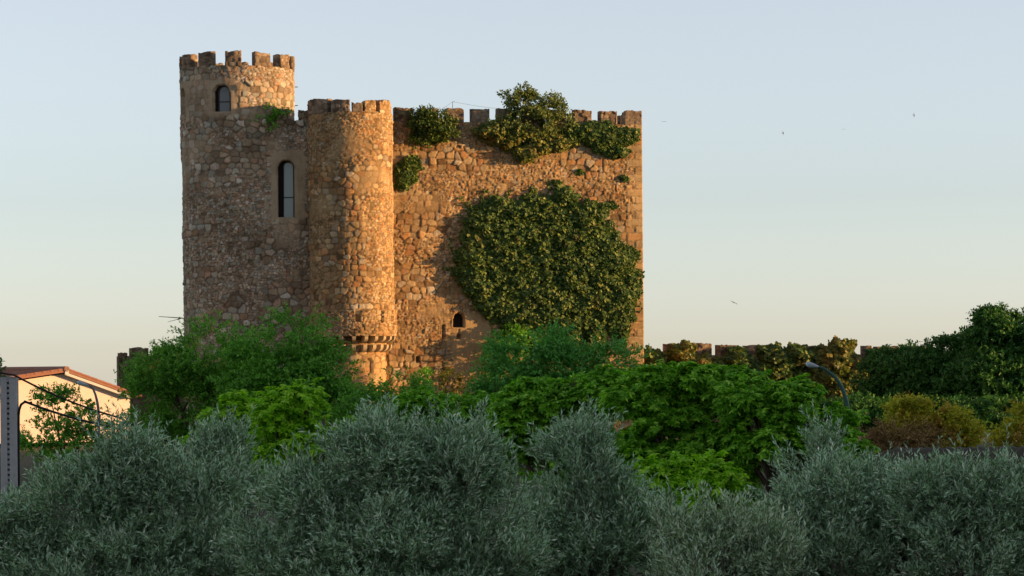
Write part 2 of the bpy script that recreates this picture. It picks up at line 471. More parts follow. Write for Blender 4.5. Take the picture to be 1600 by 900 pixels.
# ------------------------------------------------------------------ ground
def ground_h(x, y):
    h = 2.3 * sst(40, 135, y) - .0138 * np.maximum(0, y - 190) + .25 * (fbm(x * .08, y * .08, 3, 3) - .5)
    h = h + 19 * sst(34, 78, x) * (1 - sst(98, 120, y)) * sst(-260, -120, y)  # unseen hill right of the frame, added to shade the foreground
    h = h + 13 * (1 - sst(-55, -5, y))        # unseen slope behind the viewpoint, added to block sky light
    return h
k = np.linspace(-1, 1, 221)
gx = np.sinh(k * 6.2) / np.sinh(6.2) * 6000
ky = np.linspace(-.62, 1, 261)
gy = 70 + np.sinh(ky * 6.2) / np.sinh(6.2) * 9000
GX, GY = np.meshgrid(gx, gy)
GZ = ground_h(GX, GY)
idx = np.arange(GX.size).reshape(GX.shape)
q = np.stack([idx[:-1, :-1], idx[:-1, 1:], idx[1:, 1:], idx[1:, :-1]], -1).reshape(-1, 4)
gm, nt, p = newmat("dry_grass_ground")
c = mix(nt, noise(nt, .35, 6, .7), (.035, .05, .018), (.10, .085, .045))
nt.links.new(c, p.inputs["Base Color"]); p.inputs["Roughness"].default_value = 1
bp = nt.nodes.new("ShaderNodeBump"); bp.inputs["Distance"].default_value = .1
nt.links.new(noise(nt, 5, 5, .7), bp.inputs["Height"]); nt.links.new(bp.outputs[0], p.inputs["Normal"])
tag(link("ground", mesh_np("ground", np.stack([GX, GY, GZ], -1).reshape(-1, 3), q, smooth=True), gm), kind='structure')

# ------------------------------------------------------------------ castle
WALLX = (615 - 800) / F * 150
WP0 = (WALLX, 150.0)
a14 = R_(14)
WL = Line(WP0, (WALLX + math.cos(a14), 150 + math.sin(a14)))
uR, _ = WL.hit(1003.5, 300)
WDIR = WL.t
castle = empty("castle", (WALLX, 152, 2.8), "sunlit rubble stone castle keep with two round towers and ivy on its right wall", "castle")
ST = .05
# right (main) wall
z_base = 1.7
_, zc = WL.hit(630, 189.5)        # crenel base
_, ztop = WL.hit(631, 168.5)
def wu(px, py=400): return WL.hit(px, py)[0]
def wz(px, py): return WL.hit(px, py)[1]
ops = [(wu(717, 500), wz(717, 511), PXM(151) * 17, PXM(151) * 22, True, .5),
       (wu(717, 520), wz(717, 530), PXM(151) * 6, PXM(151) * 7, False, .35), (wu(717, 520), wz(717, 524), PXM(151) * 2.6, PXM(151) * 10, False, .35),
       (wu(693, 510), wz(693, 530), PXM(151) * 4, PXM(151) * 22, False, .2),
       (wu(653, 560), wz(653, 566), PXM(151) * 6, PXM(151) * 9, False, .3)]
wall = slab("wall", WL, -.6, uR, z_base, zc, ST, M['stone'], castle, 11, thick=1.0, ops=ops, quoin=.72, ragged=.03,
            plast=[(wu(706), wu(764), z_base, wz(730, 490), .9), (-.2, wu(690), wz(650, 328), wz(650, 302), .5)])
for i in range(10):
    px = 631 + 39.95 * i
    cu = wu(px, 180); w = [27, 27, 27, 27, 26, 27, 27, 27, 26, 27][i] * PXM(151.5) * 1.03
    if i == 9: cu = uR - w / 2
    slab("merlon", WL, cu - w / 2, cu + w / 2, zc - .05, ztop + [0, .0, .0, -.02, .03, 0, 0, .03, 0, .02][i], ST, M['shade_stone'], wall, 50 + i, thick=.6, ragged=.075, big=.36, small=.24, d0=.02)
# return walls closing the keep body
c1 = WL.pos(uR, 0)[:2]; nb = -WL.n[:2]
c2 = c1 + nb * 20; c3 = WL.pos(-7.2, 0)[:2] + nb * 20; c4 = WL.pos(-7.2, 0)[:2] + nb * 1.0
for a, b, nm in ((c1 + nb * .9, c2, 1), (c2, c3, 2), (c3, c4, 3)):
    L = Line(a, b)
    slab("wall", L, 0, L.L, z_base, zc, .14, M['stone'], castle, 200 + nm, thick=.8, ragged=.03)
    nmer = int(L.L / 1.44)
    for j in range(nmer):
        cu = (j + .5) * L.L / nmer
        if nm == 1: slab("merlon", L, cu - .48, cu + .48, zc - .05, ztop, .12, M['shade_stone'], castle, 220 + j, thick=.6)
rf = MB()
rp = np.array([[*WL.pos(-7, 0, -.9)[:2], zc - 1.3], [*WL.pos(uR - .1, 0, -.9)[:2], zc - 1.3], [*c2, zc - 1.3], [*c3, zc - 1.3]])
rf.prism(rp, np.array([0, 0, .2]))
rf.build("roof", M['shade_stone'], castle)

# tower B (middle, in front of the joint between the walls)
DB = 148.8
cB = ((548.5 - 800) / F * DB + .0, DB)
RB = 64.5 * PXM(DB)
pB = P(548.5, 350, DB); cB = (pB[0], DB)
TB = Cyl(cB, RB, lambda z: 0)
_, zB0 = TB.hit(548.5, 549); _, zBc = TB.hit(548.5, 173.5); _, zBt = TB.hit(548.5, 156)
zG0 = TB.hit(560, 525)[1]
towB = slab("tower", TB, -math.pi * RB, math.pi * RB, zG0 - .02, zBc, ST, M['stone'], castle, 21, ragged=.02, flat=.04, big=.42, small=.20, mix=(.45, .55))
tb = towB
for (pa, pb_, top) in [(484.6, 512.5, 157.5), (518, 546, 154.5), (550, 566, 160), (569.5, 586, 156.5), (592, 611.5, 157)]:
    ua, ub = TB.hit(pa, 165)[0], TB.hit(pb_, 165)[0]
    if pa < 486: ua = -math.radians(84) * RB
    if pb_ > 610: ub = math.radians(76) * RB
    zt = TB.hit((pa + pb_) / 2, top)[1] if pa > 520 else zBt + (.02 if pa > 500 else .12)
    slab("merlon", TB, ua, ub, zBc - .06, zt, ST, M['stone'] if pa > 560 else M['shade_stone'], tb, int(pa), thick=.45, ragged=.09, big=.34, small=.22, d0=.015)  # sunward merlons plain stone, the rest with shade in the colour
for j in range(6):
    ua = R_(105 + j * 27) * RB
    slab("merlon", TB, ua, ua + R_(17) * RB, zBc - .06, zBt, .08, M['shade_stone'], tb, 400 + j, thick=.45, ragged=.06, big=.34, small=.22)
fl = MB(); t = np.arange(24) * 2 * np.pi / 24
fl.prism(np.stack([cB[0] + (RB - .1) * np.sin(t), cB[1] - (RB - .1) * np.cos(t), 0 * t + zBc - .25], -1), np.array([0, 0, .1]))
fl.build("tower_floor", M['shade_stone'], tb)
# narrower foot of tower B
TF = Cyl(cB, RB - .48)
uw, zw = TF.hit(577, 574)
foot = slab("tower_foot", TF, -math.pi * TF.r, math.pi * TF.r, z_base, zG0 + .12, ST, M['stone'], castle, 31, ops=[(uw, TF.hit(577, 584)[1], .5, .85, True, .14)], flat=.2, ragged=0)
# machicolated gallery band
TG = Cyl(cB, 68.3 * PXM(DB))
zG0, zG1 = TG.hit(560, 525)[1], TG.hit(560, 484.5)[1]
u0, u1 = TG.hit(512, 500)[0], R_(98) * TG.r
gw = PXM(147)
gal = slab("gallery_parapet", TG, u0, u1, zG0, zG1, .04, M['stone'], castle, 33, thick=.36, ragged=.03, big=.24, small=.17, relief=1.2,
           ops=[(TG.hit(594, 495)[0], TG.hit(594, 504)[1], gw * 8.5 / math.cos(R_(41)), gw * 19, False, .3), (TG.hit(559, 495)[0], TG.hit(559, 503)[1], gw * 8, gw * 20, False, .3),
                (TG.hit(611, 495)[0], TG.hit(611, 503)[1], gw * 9, gw * 17, False, .3)])
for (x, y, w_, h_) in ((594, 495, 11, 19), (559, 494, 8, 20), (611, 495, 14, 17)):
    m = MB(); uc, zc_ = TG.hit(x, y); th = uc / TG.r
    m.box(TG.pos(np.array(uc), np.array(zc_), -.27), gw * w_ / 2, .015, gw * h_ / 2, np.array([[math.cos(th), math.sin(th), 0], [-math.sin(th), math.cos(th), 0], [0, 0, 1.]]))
    m.build("slot", M['dark'], gal)  # black panel stands in for the shade of a deeper slot
angs = [-27, -10.5, 6, 22, 36.5, 50, 63, 76, 89]
for a in angs:
    th = R_(a)
    n = np.array([math.sin(th), -math.cos(th), 0]); tt = np.array([math.cos(th), math.sin(th), 0])
    cb = MB()
    def curved(r0, r1, zlo, zhi, hw):
        # quarter-round nosed block: profile in (n, z)
        k = np.linspace(0, np.pi / 2, 6)
        prof = [(r0, zhi), (r1, zhi)] + [(r0 + (r1 - r0) * math.cos(x), zlo + (zhi - zlo) * .75 * (1 - math.sin(x))) for x in k] + [(r0, zlo)]
        ring = np.array([np.array([cB[0], cB[1], 0]) + n * r + np.array([0, 0, z]) - tt * hw for r, z in prof])
        cb.prism(ring, tt * 2 * hw)
    ztop_c, zmid, zlow = zG0 + .0, zG0 - .42, zG0 - .9
    curved(TF.r - .05, TG.r + .06, zmid + .03, ztop_c - .02, .095)
    curved(TF.r - .05, TG.r - .15, zlow, zmid - .05, .105)
    cb.build("corbel", M['corbel'] if 'corbel' in M else M.setdefault('corbel', plain("corbel_stone", (.36, .27, .16), .9, nscale=9, namt=.35, bump=.02)), gal)

# tower A (tall, at the left)
DA = 151.0
pA = P(372.3, 100, DA); pA2 = P(372.5, 400, DA)
RA = 87.3 * PXM(DA)
TA = Cyl((pA2[0] + .02, DA), RA, lambda z: -.10 * (1 - sst(12, 20.5, z)))
_, zAc = TA.hit(373, 101.5); _, zAt = TA.hit(373, 80)
uwin, _ = TA.hit(345.5, 155)
zs1, zs0 = TA.hit(345, 132)[1], TA.hit(345, 175)[1]
_, z175 = TA.hit(373, 177)
uw2 = R_(-69) * RA
towA = slab("tower", TA, -math.pi * RA, math.pi * RA, z_base, zAc, ST, M['grey_stone'], castle, 71, ragged=.02, big=.46, small=.22, flat=.05,
            ops=[(uwin, zs0, .98, zs1 - zs0, True, .42), (uw2, zs0, .98, zs1 - zs0, True, .42)],
            plast=[(uwin - .8, uwin + .8, zs0 - .2, zs1 + .25, .9), (uw2 - .8, uw2 + .8, zs0 - .2, zs1 + .25, .9), (-math.pi * RA, math.pi * RA, z175 - .12, z175 + .25, .5),
                   (-math.pi * RA, uwin, z175 + .2, zs1 + .3, .5)])
for j in range(12):
    cu = R_(-28.5 + j * 30 + [0, .5, .8, 1][j % 4]) * RA
    hw = R_([8.1, 8.1, 8.6, 8.3, 8.1][j % 5]) * RA
    if cu > math.pi * RA: cu -= 2 * math.pi * RA
    slab("merlon", TA, cu - hw, cu + hw, zAc - .06, zAt + [0, .03, -.02][j % 3], ST, M['shade_stone'], towA, 500 + j, thick=.5, ragged=.06, big=.36, small=.24, d0=.012)
fl = MB()
fl.prism(np.stack([TA.c[0] + (RA - .12) * np.sin(t), TA.c[1] - (RA - .12) * np.cos(t), 0 * t + zAc - .25], -1), np.array([0, 0, .1]))
fl.build("tower_floor", M['shade_stone'], towA)

def window(S, cu, z0, w, hgt, depth, parent, bars=(.33,), mull=False, seg=10, off=.0, ws=1., mat='pane'):
    """arched pane (sub-part) with slim bars, set back in its reveal"""
    t = np.linspace(0, np.pi, seg)
    uu = np.concatenate([[cu - w / 2, cu + w / 2], cu + w / 2 * np.cos(t)]); zz = np.concatenate([[z0, z0], z0 + hgt - w / 2 + w / 2 * np.sin(t)])
    ring = S.pos(uu, zz, -depth)
    nn_ = (S.pos(np.array([cu]), np.array([z0]), 0)[0] - S.pos(np.array([cu]), np.array([z0]), -1)[0]); tt_ = np.array([-nn_[1], nn_[0], 0])
    sm_ = MB(); sm_.box(S.pos(np.array(cu), np.array(z0 - .05), -.12), w / 2 + .04, .16, .05, np.array([tt_, -nn_, [0, 0, 1.]]))
    sm_.build("window_sill", M['cut_stone'], parent)
    jb = MB(); jb.box(S.pos(np.array(cu), np.array(z0 + hgt / 2), -depth - .035), w / 2 + .02, .01, hgt / 2 + .02, np.array([tt_, -nn_, [0, 0, 1.]]))
    jb.build("recess_shade_panel", M['dark'], parent)  # black sheet painted in for the deep shade of the reveal
    cu = cu + off; w = w * ws; hgt = hgt - .06; uu = np.concatenate([[cu - w / 2, cu + w / 2], cu + w / 2 * np.cos(t)]); zz = np.concatenate([[z0, z0], z0 + hgt - w / 2 + w / 2 * np.sin(t)])
    ring = S.pos(uu, zz, -depth)
    m = MB(); n = S.pos(np.array([cu]), np.array([z0]), 0)[0] - S.pos(np.array([cu]), np.array([z0]), -1)[0]
    m.prism(ring, n * .02)
    pane = m.build("window", M[mat], parent)
    f = MB()
    rr = S.pos(np.append(uu, uu[0]), np.append(zz, zz[0]), -depth + .05)
    f.tube(rr, .035, 6)
    for b in bars:
        f.tube(S.pos(np.array([cu - w / 2, cu + w / 2]), np.array([z0 + hgt * b] * 2), -depth + .05), .03, 6)
    if mull:
        f.tube(S.pos(np.array([cu, cu]), np.array([z0, z0 + hgt]), -depth + .05), .025, 6)
    f.build("window_frame", M['frame'], parent)
window(TA, uwin, zs0 + .02, .94, zs1 - zs0 - .04, .30, towA, bars=(.4,), off=.12, ws=.72, mat='dim_pane')
window(TA, uw2, zs0 + .02, .94, zs1 - zs0 - .04, .30, towA, bars=(.4,), off=.12, ws=.72, mat='dim_pane')
for py in (136, 165):
    pins = MB()
    q0 = P(456, py, 151.5); pins.tube([q0, q0 + np.array([.34, 0, .0])], .025, 6)
    pins.build("iron_pin", M['iron'], towA)

# wall between the towers
AB = Line((P(405, 300, 148.4)[0], 148.4), (cB[0] + .2, 148.9))
ua, ub = AB.hit(408, 300)[0], AB.hit(492, 300)[0]
zAB = AB.hit(440, 187)[1]
wn_u = AB.hit(447.5, 295)[0]; wz0, wz1 = AB.hit(447, 340)[1], AB.hit(447, 250)[1]
topprof = lambda us: np.interp(us, [AB.hit(x, 180)[0] for x in (400, 431, 450, 456, 464, 500)], [.0, 0, 0., -.08, -.02, .0])
wab = slab("wall", AB, ua, ub, z_base, zAB, .045, M['grey_stone'], castle, 81, thick=.8, ops=[(wn_u, wz0, .9, wz1 - wz0, True, .45)],
           plast=[(wn_u - .85, wn_u + 1.0, wz0 - .1, wz1 + .45, .95), (wn_u - .6, wn_u + .7, wz0 - 1.6, wz0, .5)], topfn=topprof, ragged=.08)
for (a, b, ty) in ((431.5, 450, 170), (466.5, 486, 172)):
    slab("merlon", AB, AB.hit(a, 180)[0], AB.hit(b, 180)[0], zAB - .06, AB.hit(a, ty)[1], .045, M['shade_stone'], wab, int(a), thick=.5, ragged=.05, big=.34, small=.22, d0=.01)
window(AB, wn_u, wz0 + .02, .86, wz1 - wz0 - .04, .36, wab, bars=(.36,), off=.13, ws=.64, mat='sky_sheen_pane')
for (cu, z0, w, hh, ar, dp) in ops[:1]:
    m = MB(); m.box(WL.pos(cu, z0 + hh / 2, -.42), w / 2, .02, hh / 2, np.array([WL.t, -WL.n, [0, 0, 1.]])); m.build("window", M['dark'], wall)  # black panel stands in for the unlit opening

# ------------------------------------------------------------------ far curtain walls
cw = empty("curtain_wall", (18, 170, 3), "long low crenellated stone wall half buried in ivy, right of the castle", "wall")
CW = Line((P(1000, 550, 169)[0], 169.0), (P(1500, 550, 171)[0], 171.0))
zc1 = CW.hit(1090, 556)[1]
cwl = slab("wall", CW, 0, CW.L, 1.5, zc1, .09, M['grey_stone'], cw, 91, thick=1.0, ragged=.05)
for (a, b, ty) in ((1038, 1112, 537), (1120, 1152, 540), (1163, 1197, 540), (1255, 1290, 541), (1348, 1362, 541), (1368, 1404, 541), (1416, 1446, 541)):
    slab("merlon", CW, CW.hit(a, 550)[0], CW.hit(b, 550)[0], zc1 - .05, CW.hit((a + b) / 2, ty)[1], .07, M['shade_stone'], cwl, a, thick=.7, ragged=.05, big=.4, small=.3, d0=.01)
lt = empty("crenellated_wall", (P(220, 600, 166)[0], 166, 3), "small grey crenellated wall end standing behind the trees left of the castle", "wall")
LW = Line((P(185, 550, 165)[0], 165.0), (P(300, 550, 166)[0], 166.0))
zl = LW.hit(200, 556)[1]
lw = slab("wall", LW, 0, LW.L, 1.5, zl, .09, M['shade_stone'], lt, 95, thick=1.5, ragged=.05)
for (a, b, ty) in ((185, 199, 551.5), (203, 232, 543.5), (240, 262, 542.5), (270, 296, 543)):
    slab("merlon", LW, LW.hit(a, 550)[0], LW.hit(b, 550)[0], zl - .05, LW.hit((a + b) / 2, ty)[1], .07, M['shade_stone'], lw, a, thick=.7, ragged=.04, big=.4, small=.3, d0=.01)

# ------------------------------------------------------------------ house at the left
HD = 128.0
ang = R_(30)
hp = P(100, 577, HD)
HT = np.array([math.cos(ang), math.sin(ang), 0]); HN = np.array([math.sin(ang), -math.cos(ang), 0])
house = empty("house", (hp[0], HD + 3, 2.9), "peach rendered house with a low clay tile gable roof at the left edge", "house")
def hpt(px, py, d=0.):
    r = rdir(px, py); kk = (hp + d * HN - CAM).dot(HN) / r.dot(HN); return CAM + kk * r
pk = hpt(100, 580); lf = hpt(-60, 604); rt = hpt(203, 617)
gb = MB()
gz = 2.5
ring = np.array([[lf[0], lf[1], gz], [rt[0], rt[1], gz], rt - [0, 0, .12], pk - [0, 0, .12], lf - [0, 0, .12]])
gb.prism(ring, -HN * 9)
gb.build("wall", M['render'], house)
def roofplane(a, b, ov, thick, mat):
    """corrugated tile slope from ridge point a to eave point b, running back along -HN"""
    d = b - a; L = np.linalg.norm(d); d = d / L; L += .35
    nrm = np.cross(d, -HN); nrm = nrm * np.sign(nrm[2])
    n1, n2 = 24, 120
    s = np.linspace(0, L, n1); w = np.linspace(-ov, 9.3, n2)
    Sg, W = np.meshgrid(s, w)
    hgt = .09 + .05 * np.sin(W * 2 * np.pi / .24) + .03 * ((Sg / .4) % 1)
    V = a + Sg[..., None] * d - W[..., None] * HN + hgt[..., None] * nrm
    idx = np.arange(n1 * n2).reshape(n2, n1)
    q = np.stack([idx[:-1, :-1], idx[:-1, 1:], idx[1:, 1:], idx[1:, :-1]], -1).reshape(-1, 4)
    m = MB(); m.add(V.reshape(-1, 3), q)
    ax = np.array([d, -HN, nrm])
    m.box(a + d * L / 2 - HN * (9.3 - ov) / 2 + nrm * .01, L / 2, (9.3 + ov) / 2, .05, ax)
    for k in range(int(L / .4) + 1):       # verge tiles, half round
        c = a + d * (k * .4 + .2) + HN * (ov - .06) + nrm * .10
        if k * .4 < L - .1: m.tube([c - d * .22, c + d * .20], [.06, .075], 8)
    return m.build("roof", mat, house)
roofplane(pk, lf, .35, .1, M['tile']); roofplane(pk, rt, .35, .1, M['tile'])
m = MB()
for a, b in ((pk, rt),):
    d = (b - a) / np.linalg.norm(b - a); L = np.linalg.norm(b - a); nrm = np.cross(d, -HN); nrm *= np.sign(nrm[2])
    m.box(a + d * L / 2 + HN * .16 - nrm * .12, L / 2, .17, .06, np.array([d, -HN, nrm]))
m.build("soffit", M['white_render'], house)
m = MB(); m.tube([pk + HN * .4 + [0, 0, .1], pk - HN * 9.3 + [0, 0, .1]], .14, 10); m.build("ridge_tile", M['tile'], house)
m = MB(); m.box(pk + HN * .37 + [0, 0, -.02], .09, .03, .14, np.array([HT, -HN, [0, 0, 1.]])); m.build("ridge_cap", M['white_render'], house)

# ------------------------------------------------------------------ low outbuilding with dark roof at the right
sd = empty("shed", (P(1480, 720, 62)[0], 64, 1), "low grey shed with a dark sagging tile roof behind the right olives", "shed")
SD = 62.0
prof = [(1368, 740), (1385, 722), (1404, 709), (1420, 705), (1440, 706), (1460, 712), (1600, 706), (1640, 706)]
rp = [P(1364, 742, SD), P(1382, 722, SD), P(1402, 708.5, SD), P(1418, 703.5, SD), P(1437, 704, SD), P(1500, 703, SD), P(1600, 702, SD), P(1700, 701, SD)]
m = MB()
top = np.array(rp); s0 = np.linspace(0, 1, 480)
tt = np.interp(s0, np.linspace(0, 1, 8), top[:, 0]); tz = np.interp(s0, np.linspace(0, 1, 8), top[:, 2])
rows = []
for j, (dy, dz) in enumerate([(-1.9, -.62), (-1.3, -.36), (-.7, -.13), (-.3, -.03), (0, 0), (.5, -.06), (2, -.6)]):
    rows.append(np.stack([tt, 0 * tt + SD + 1.9 + dy, tz + dz + .014 * np.sin(tt * 25)], -1))
V = np.concatenate(rows); n1 = 480
V2 = V - [0, 0, .07]
idx = np.arange(len(V)).reshape(-1, n1)
q = np.stack([idx[:-1, :-1], idx[:-1, 1:], idx[1:, 1:], idx[1:, :-1]], -1).reshape(-1, 4)
m.add(V, q); m.add(V2, q[:, ::-1])
m.build("roof", M['grey_tile'], sd, smooth=True)
m = MB()
xl, xr = P(1392, 740, SD)[0], P(1690, 740, SD)[0]
zt = P(1500, 716, SD)[2] - .35
m.box([(xl + xr) / 2, SD + 2.0, (zt + .4) / 2], (xr - xl) / 2, 1.2, (zt - .4) / 2)
m.build("wall", M['grey_wall'], sd)
m = MB(); c = P(1416, 742, SD - .2); m.box(c, 5.5 * PXM(SD), .09, 22 * PXM(SD)); m.build("post", M['white_render'], sd)

# ------------------------------------------------------------------ street lamps
def lamp(label, D, path, r0, head, hl, hw, mat, name="street_lamp"):
    base = P(*path[-1], D); gz = float(ground_h(base[0], base[1]))
    e = empty(name, (base[0], base[1], gz), label, "street lamp", "curved street lamps")
    pts = np.array([P(x, y, D) for x, y in path]); pts = np.vstack([pts, [pts[-1][0] + .02, pts[-1][1], gz]])
    # smooth
    n = len(pts); s = np.linspace(0, n - 1, 60)
    from_ = np.stack([np.interp(s, np.arange(n), pts[:, k]) for k in range(3)], -1)
    for _ in range(6): from_[1:-1] = (from_[:-2] + 2 * from_[1:-1] + from_[2:]) / 4
    m = MB(); m.tube(from_, np.linspace(r0 * .8, r0 * 1.5, 60), 10); m.build("pole", mat, e, smooth=True)
    hc = P(*head, D); d = pts[0] - hc; d = d / np.linalg.norm(d); up = np.cross(d, [0, 1., 0]); up *= np.sign(up[2]); sd_ = np.cross(d, up)
    for nm, sgn, mt, hh in (("lamp_hood", 1, M['lamp_hood'], hw * .55), ("lamp_bowl", -1, M['lamp_glass'], hw * .9)):
        m = MB(); V = []; nA, nB = 14, 9
        for i in range(nA):
            s_ = i / (nA - 1); x = (s_ - .5) * 2 * hl
            wprof = math.sin(math.pi * min(1, s_ * 1.0) ** .75) ** .6 * (1 - .45 * s_) + .03
            for j in range(nB):
                a = math.pi * j / (nB - 1)
                V.append(hc + d * x + sd_ * math.cos(a) * wprof * hw + up * sgn * math.sin(a) * wprof * hh)
        V = np.array(V); V2 = hc + (V - hc) * .94
        idx = np.arange(nA * nB).reshape(nA, nB)
        q = np.stack([idx[:-1, :-1], idx[:-1, 1:], idx[1:, 1:], idx[1:, :-1]], -1).reshape(-1, 4)
        m.add(V, q); m.add(V2, q[:, ::-1]); m.build(nm, mt, e, smooth=True)
    return e
lamp("street lamp with pale bowl and green curved pole among the trees at the right", 95, [(1281, 573), (1294, 580), (1307, 591), (1316, 606), (1322, 624), (1326, 645), (1328, 665)], .062, (1269.5, 570), .26, .155, M['lamp_metal'])
lamp("street lamp with blue grey hood in front of the peach house gable", 100, [(139, 602), (145, 607), (149, 616), (152, 628), (154, 642)], .04, (129, 599), .22, .13, M['lamp_grey'])

# ------------------------------------------------------------------ concrete post with cables
PD = 37.0
pt = P(14.5, 589, PD); gz = float(ground_h(pt[0], PD))
post = empty("utility_post", (pt[0], PD, gz), "grey concrete post with a row of small holes at the left edge", "post")
m = MB(); zt = pt[2]; x0 = pt[0]
ring = [[x0 - .105, PD - .11, gz], [x0 + .105, PD - .11, gz], [x0 + .105, PD + .11, gz], [x0 - .105, PD + .11, gz]]
# tapered shaft built from stacked rings with a real slot of holes (front web between two flanges)
def frus(cx, hw0, hw1, z0, z1, y0, y1):
    V = [[cx - hw0, y0, z0], [cx + hw0, y0, z0], [cx + hw0, y1, z0], [cx - hw0, y1, z0], [cx - hw1, y0, z1], [cx + hw1, y0, z1], [cx + hw1, y1, z1], [cx - hw1, y1, z1]]
    m.add(V, [[0, 3, 2, 1], [4, 5, 6, 7], [0, 1, 5, 4], [1, 2, 6, 5], [2, 3, 7, 6], [3, 0, 4, 7]])
frus(x0 - .062, .052, .044, gz, zt, PD - .11, PD + .11)
frus(x0 + .062, .052, .044, gz, zt, PD - .11, PD + .11)
nh = 84
for i in range(nh):
    za = gz + (zt - gz) * i / nh; zb = gz + (zt - gz) * (i + .62) / nh
    m.box([x0, PD, (za + zb) / 2], .02, .095, (zb - za) / 2)
m.box([x0, PD, zt - .02], .02, .1, .03)
m.box([x0, PD + .07, (gz + zt) / 2], .02, .02, (zt - gz) / 2 - .05)
m.build("shaft", M['concrete'], post)
def sag(a, b, s, n=24):
    t = np.linspace(0, 1, n)[:, None]; pts = a * (1 - t) + b * t; pts[:, 2] -= (4 * s * (t * (1 - t)))[:, 0]; return pts
c1_ = sag(P(-70, 560, PD - .15), P(22, 586, PD - .15), .03)
c2_ = sag(P(22, 586, PD - .15), P(185, 652, PD + 1.), .05)
c3_ = sag(P(185, 652, PD + 1.), P(330, 716, PD + 2.), .03)
m = MB(); m.tube(np.vstack([c1_, c2_[1:], c3_[1:]]), .014, 7)
tag(m.build("cable", M['black_rubber'], None, smooth=True), "upper black cable sagging from the concrete post top across the peach house", "cable", "cables from the concrete post")
kp = [P(29, 790, PD), P(29, 720, PD), P(29, 650, PD), P(30, 640, PD), P(33, 632, PD), P(38, 628.5, PD), P(50, 629, PD)]
m = MB(); m.tube(kp, .018, 8)
m.build("conduit", M['black_rubber'], post, smooth=True)
m = MB(); m.tube(np.vstack([sag(P(38, 627, PD), P(180, 668, PD + 1.), .035), sag(P(180, 668, PD + 1.), P(330, 722, PD + 2.), .02)[1:]]), .017, 7)
tag(m.build("cable", M['black_rubber'], None, smooth=True), "lower thick black cable running right from the bent conduit beside the post", "cable", "cables from the concrete post")
ep = P(330, 712, PD + 2.); g2 = float(ground_h(ep[0], ep[1]))
m = MB(); m.tube([[ep[0], ep[1], g2], ep], [.07, .055], 10)
tag(m.build("short_pole", M['grey_bark'], None, smooth=True), "short wooden pole hidden among the left olives where both cables end", "pole")

# ------------------------------------------------------------------ antenna on the keep
an = empty("antenna", tuple(WL.pos(wu(710, 165), zc, -.3)), "thin wire antenna mast standing on the keep parapet between merlons", "antenna")
ab = WL.pos(wu(709, 165), zc - .2, -.3); at_ = WL.pos(wu(709, 160), wz(709, 158), -.3)
m = MB(); m.tube([ab, at_, at_ + WL.t * .12], .014, 5); m.build("mast", M['iron'], an)
m = MB(); m.tube(sag(at_, WL.pos(wu(780, 168), wz(780, 169), -.3), .03), .006, 4); m.tube(sag(at_, WL.pos(wu(690, 168), wz(690, 171), -.3), .02), .006, 4)
m.build("wire", M['iron'], an)

# ------------------------------------------------------------------ foliage
def unit(v): return v / (np.linalg.norm(v, axis=-1, keepdims=True) + 1e-9)

KITE = (np.array([[0, 0, 0], [.42, .5, .06], [1, 0, -.06], [.42, -.5, .06]]), np.array([[0, 1, 2, 3]]))
OVAL = (np.array([[0, 0, 0], [.3, .45, .05], [.7, .36, .03], [1, 0, -.08], [.7, -.36, .03], [.3, -.45, .05]]), np.array([[0, 1, 2, 3], [0, 3, 4, 5]]))
def palmate():
    V, Q = [], []
    for a, l in ((-100, .62), (-50, .85), (0, 1.), (50, .85), (100, .62)):
        a = R_(a); d = np.array([math.cos(a), math.sin(a)]); n = np.array([-d[1], d[0]]); k = len(V)
        V += [[0, 0, 0], [*(d * l * .6 + n * .2), -.03], [*(d * l), -.22 * l], [*(d * l * .6 - n * .2), -.03]]; Q.append([k, k + 1, k + 2, k + 3])
    return np.array(V), np.array(Q)
PALM = palmate()
LOBED = (np.array([[0, 0, 0], [.15, .5, .0], [.45, .42, .04], [.62, .62, -.02], [1, 0, -.1], [.62, -.62, -.02], [.45, -.42, .04], [.15, -.5, .0]]), np.array([[0, 1, 2, 4], [2, 3, 4, 4][:4], [0, 4, 6, 7], [4, 5, 6, 6][:4]]))
LOBED = (np.array([[0, 0, 0], [.12, .52, -.03], [.62, .5, -.03], [1, 0, -.12], [.62, -.5, -.03], [.12, -.52, -.03]]), np.array([[0, 1, 2, 3], [0, 3, 4, 5]]))

def leafmesh(name, pos, d, nrm, size, wid, tmpl, mat, parent):
    d = unit(d); s = unit(np.cross(nrm, d)); n = np.cross(d, s)
    T, Q = tmpl; N = len(pos); k = len(T)
    V = pos[:, None, :] + size[:, None, None] * (T[None, :, 0:1] * d[:, None] + T[None, :, 1:2] * wid * s[:, None] + T[None, :, 2:3] * n[:, None])
    Fc = (Q[None] + (np.arange(N) * k)[:, None, None]).reshape(-1, Q.shape[1])
    return link(name, mesh_np(name, V.reshape(-1, 3), Fc), mat, parent)

def sph(rng, n):
    v = rng.normal(size=(n, 3)); return unit(v)

def lobes_px(L, D, dr=1.0):
    """(px, py, rx_px, rz_px, depth offset) -> world centre and radii"""
    out = []
    for l in L:
        px, py, rx, rz = l[:4]; do = l[4] if len(l) > 4 else 0
        c = P(px, py, D + do); m = PXM(D + do); out.append((c, np.array([rx * m, rx * m * dr, rz * m])))
    return out

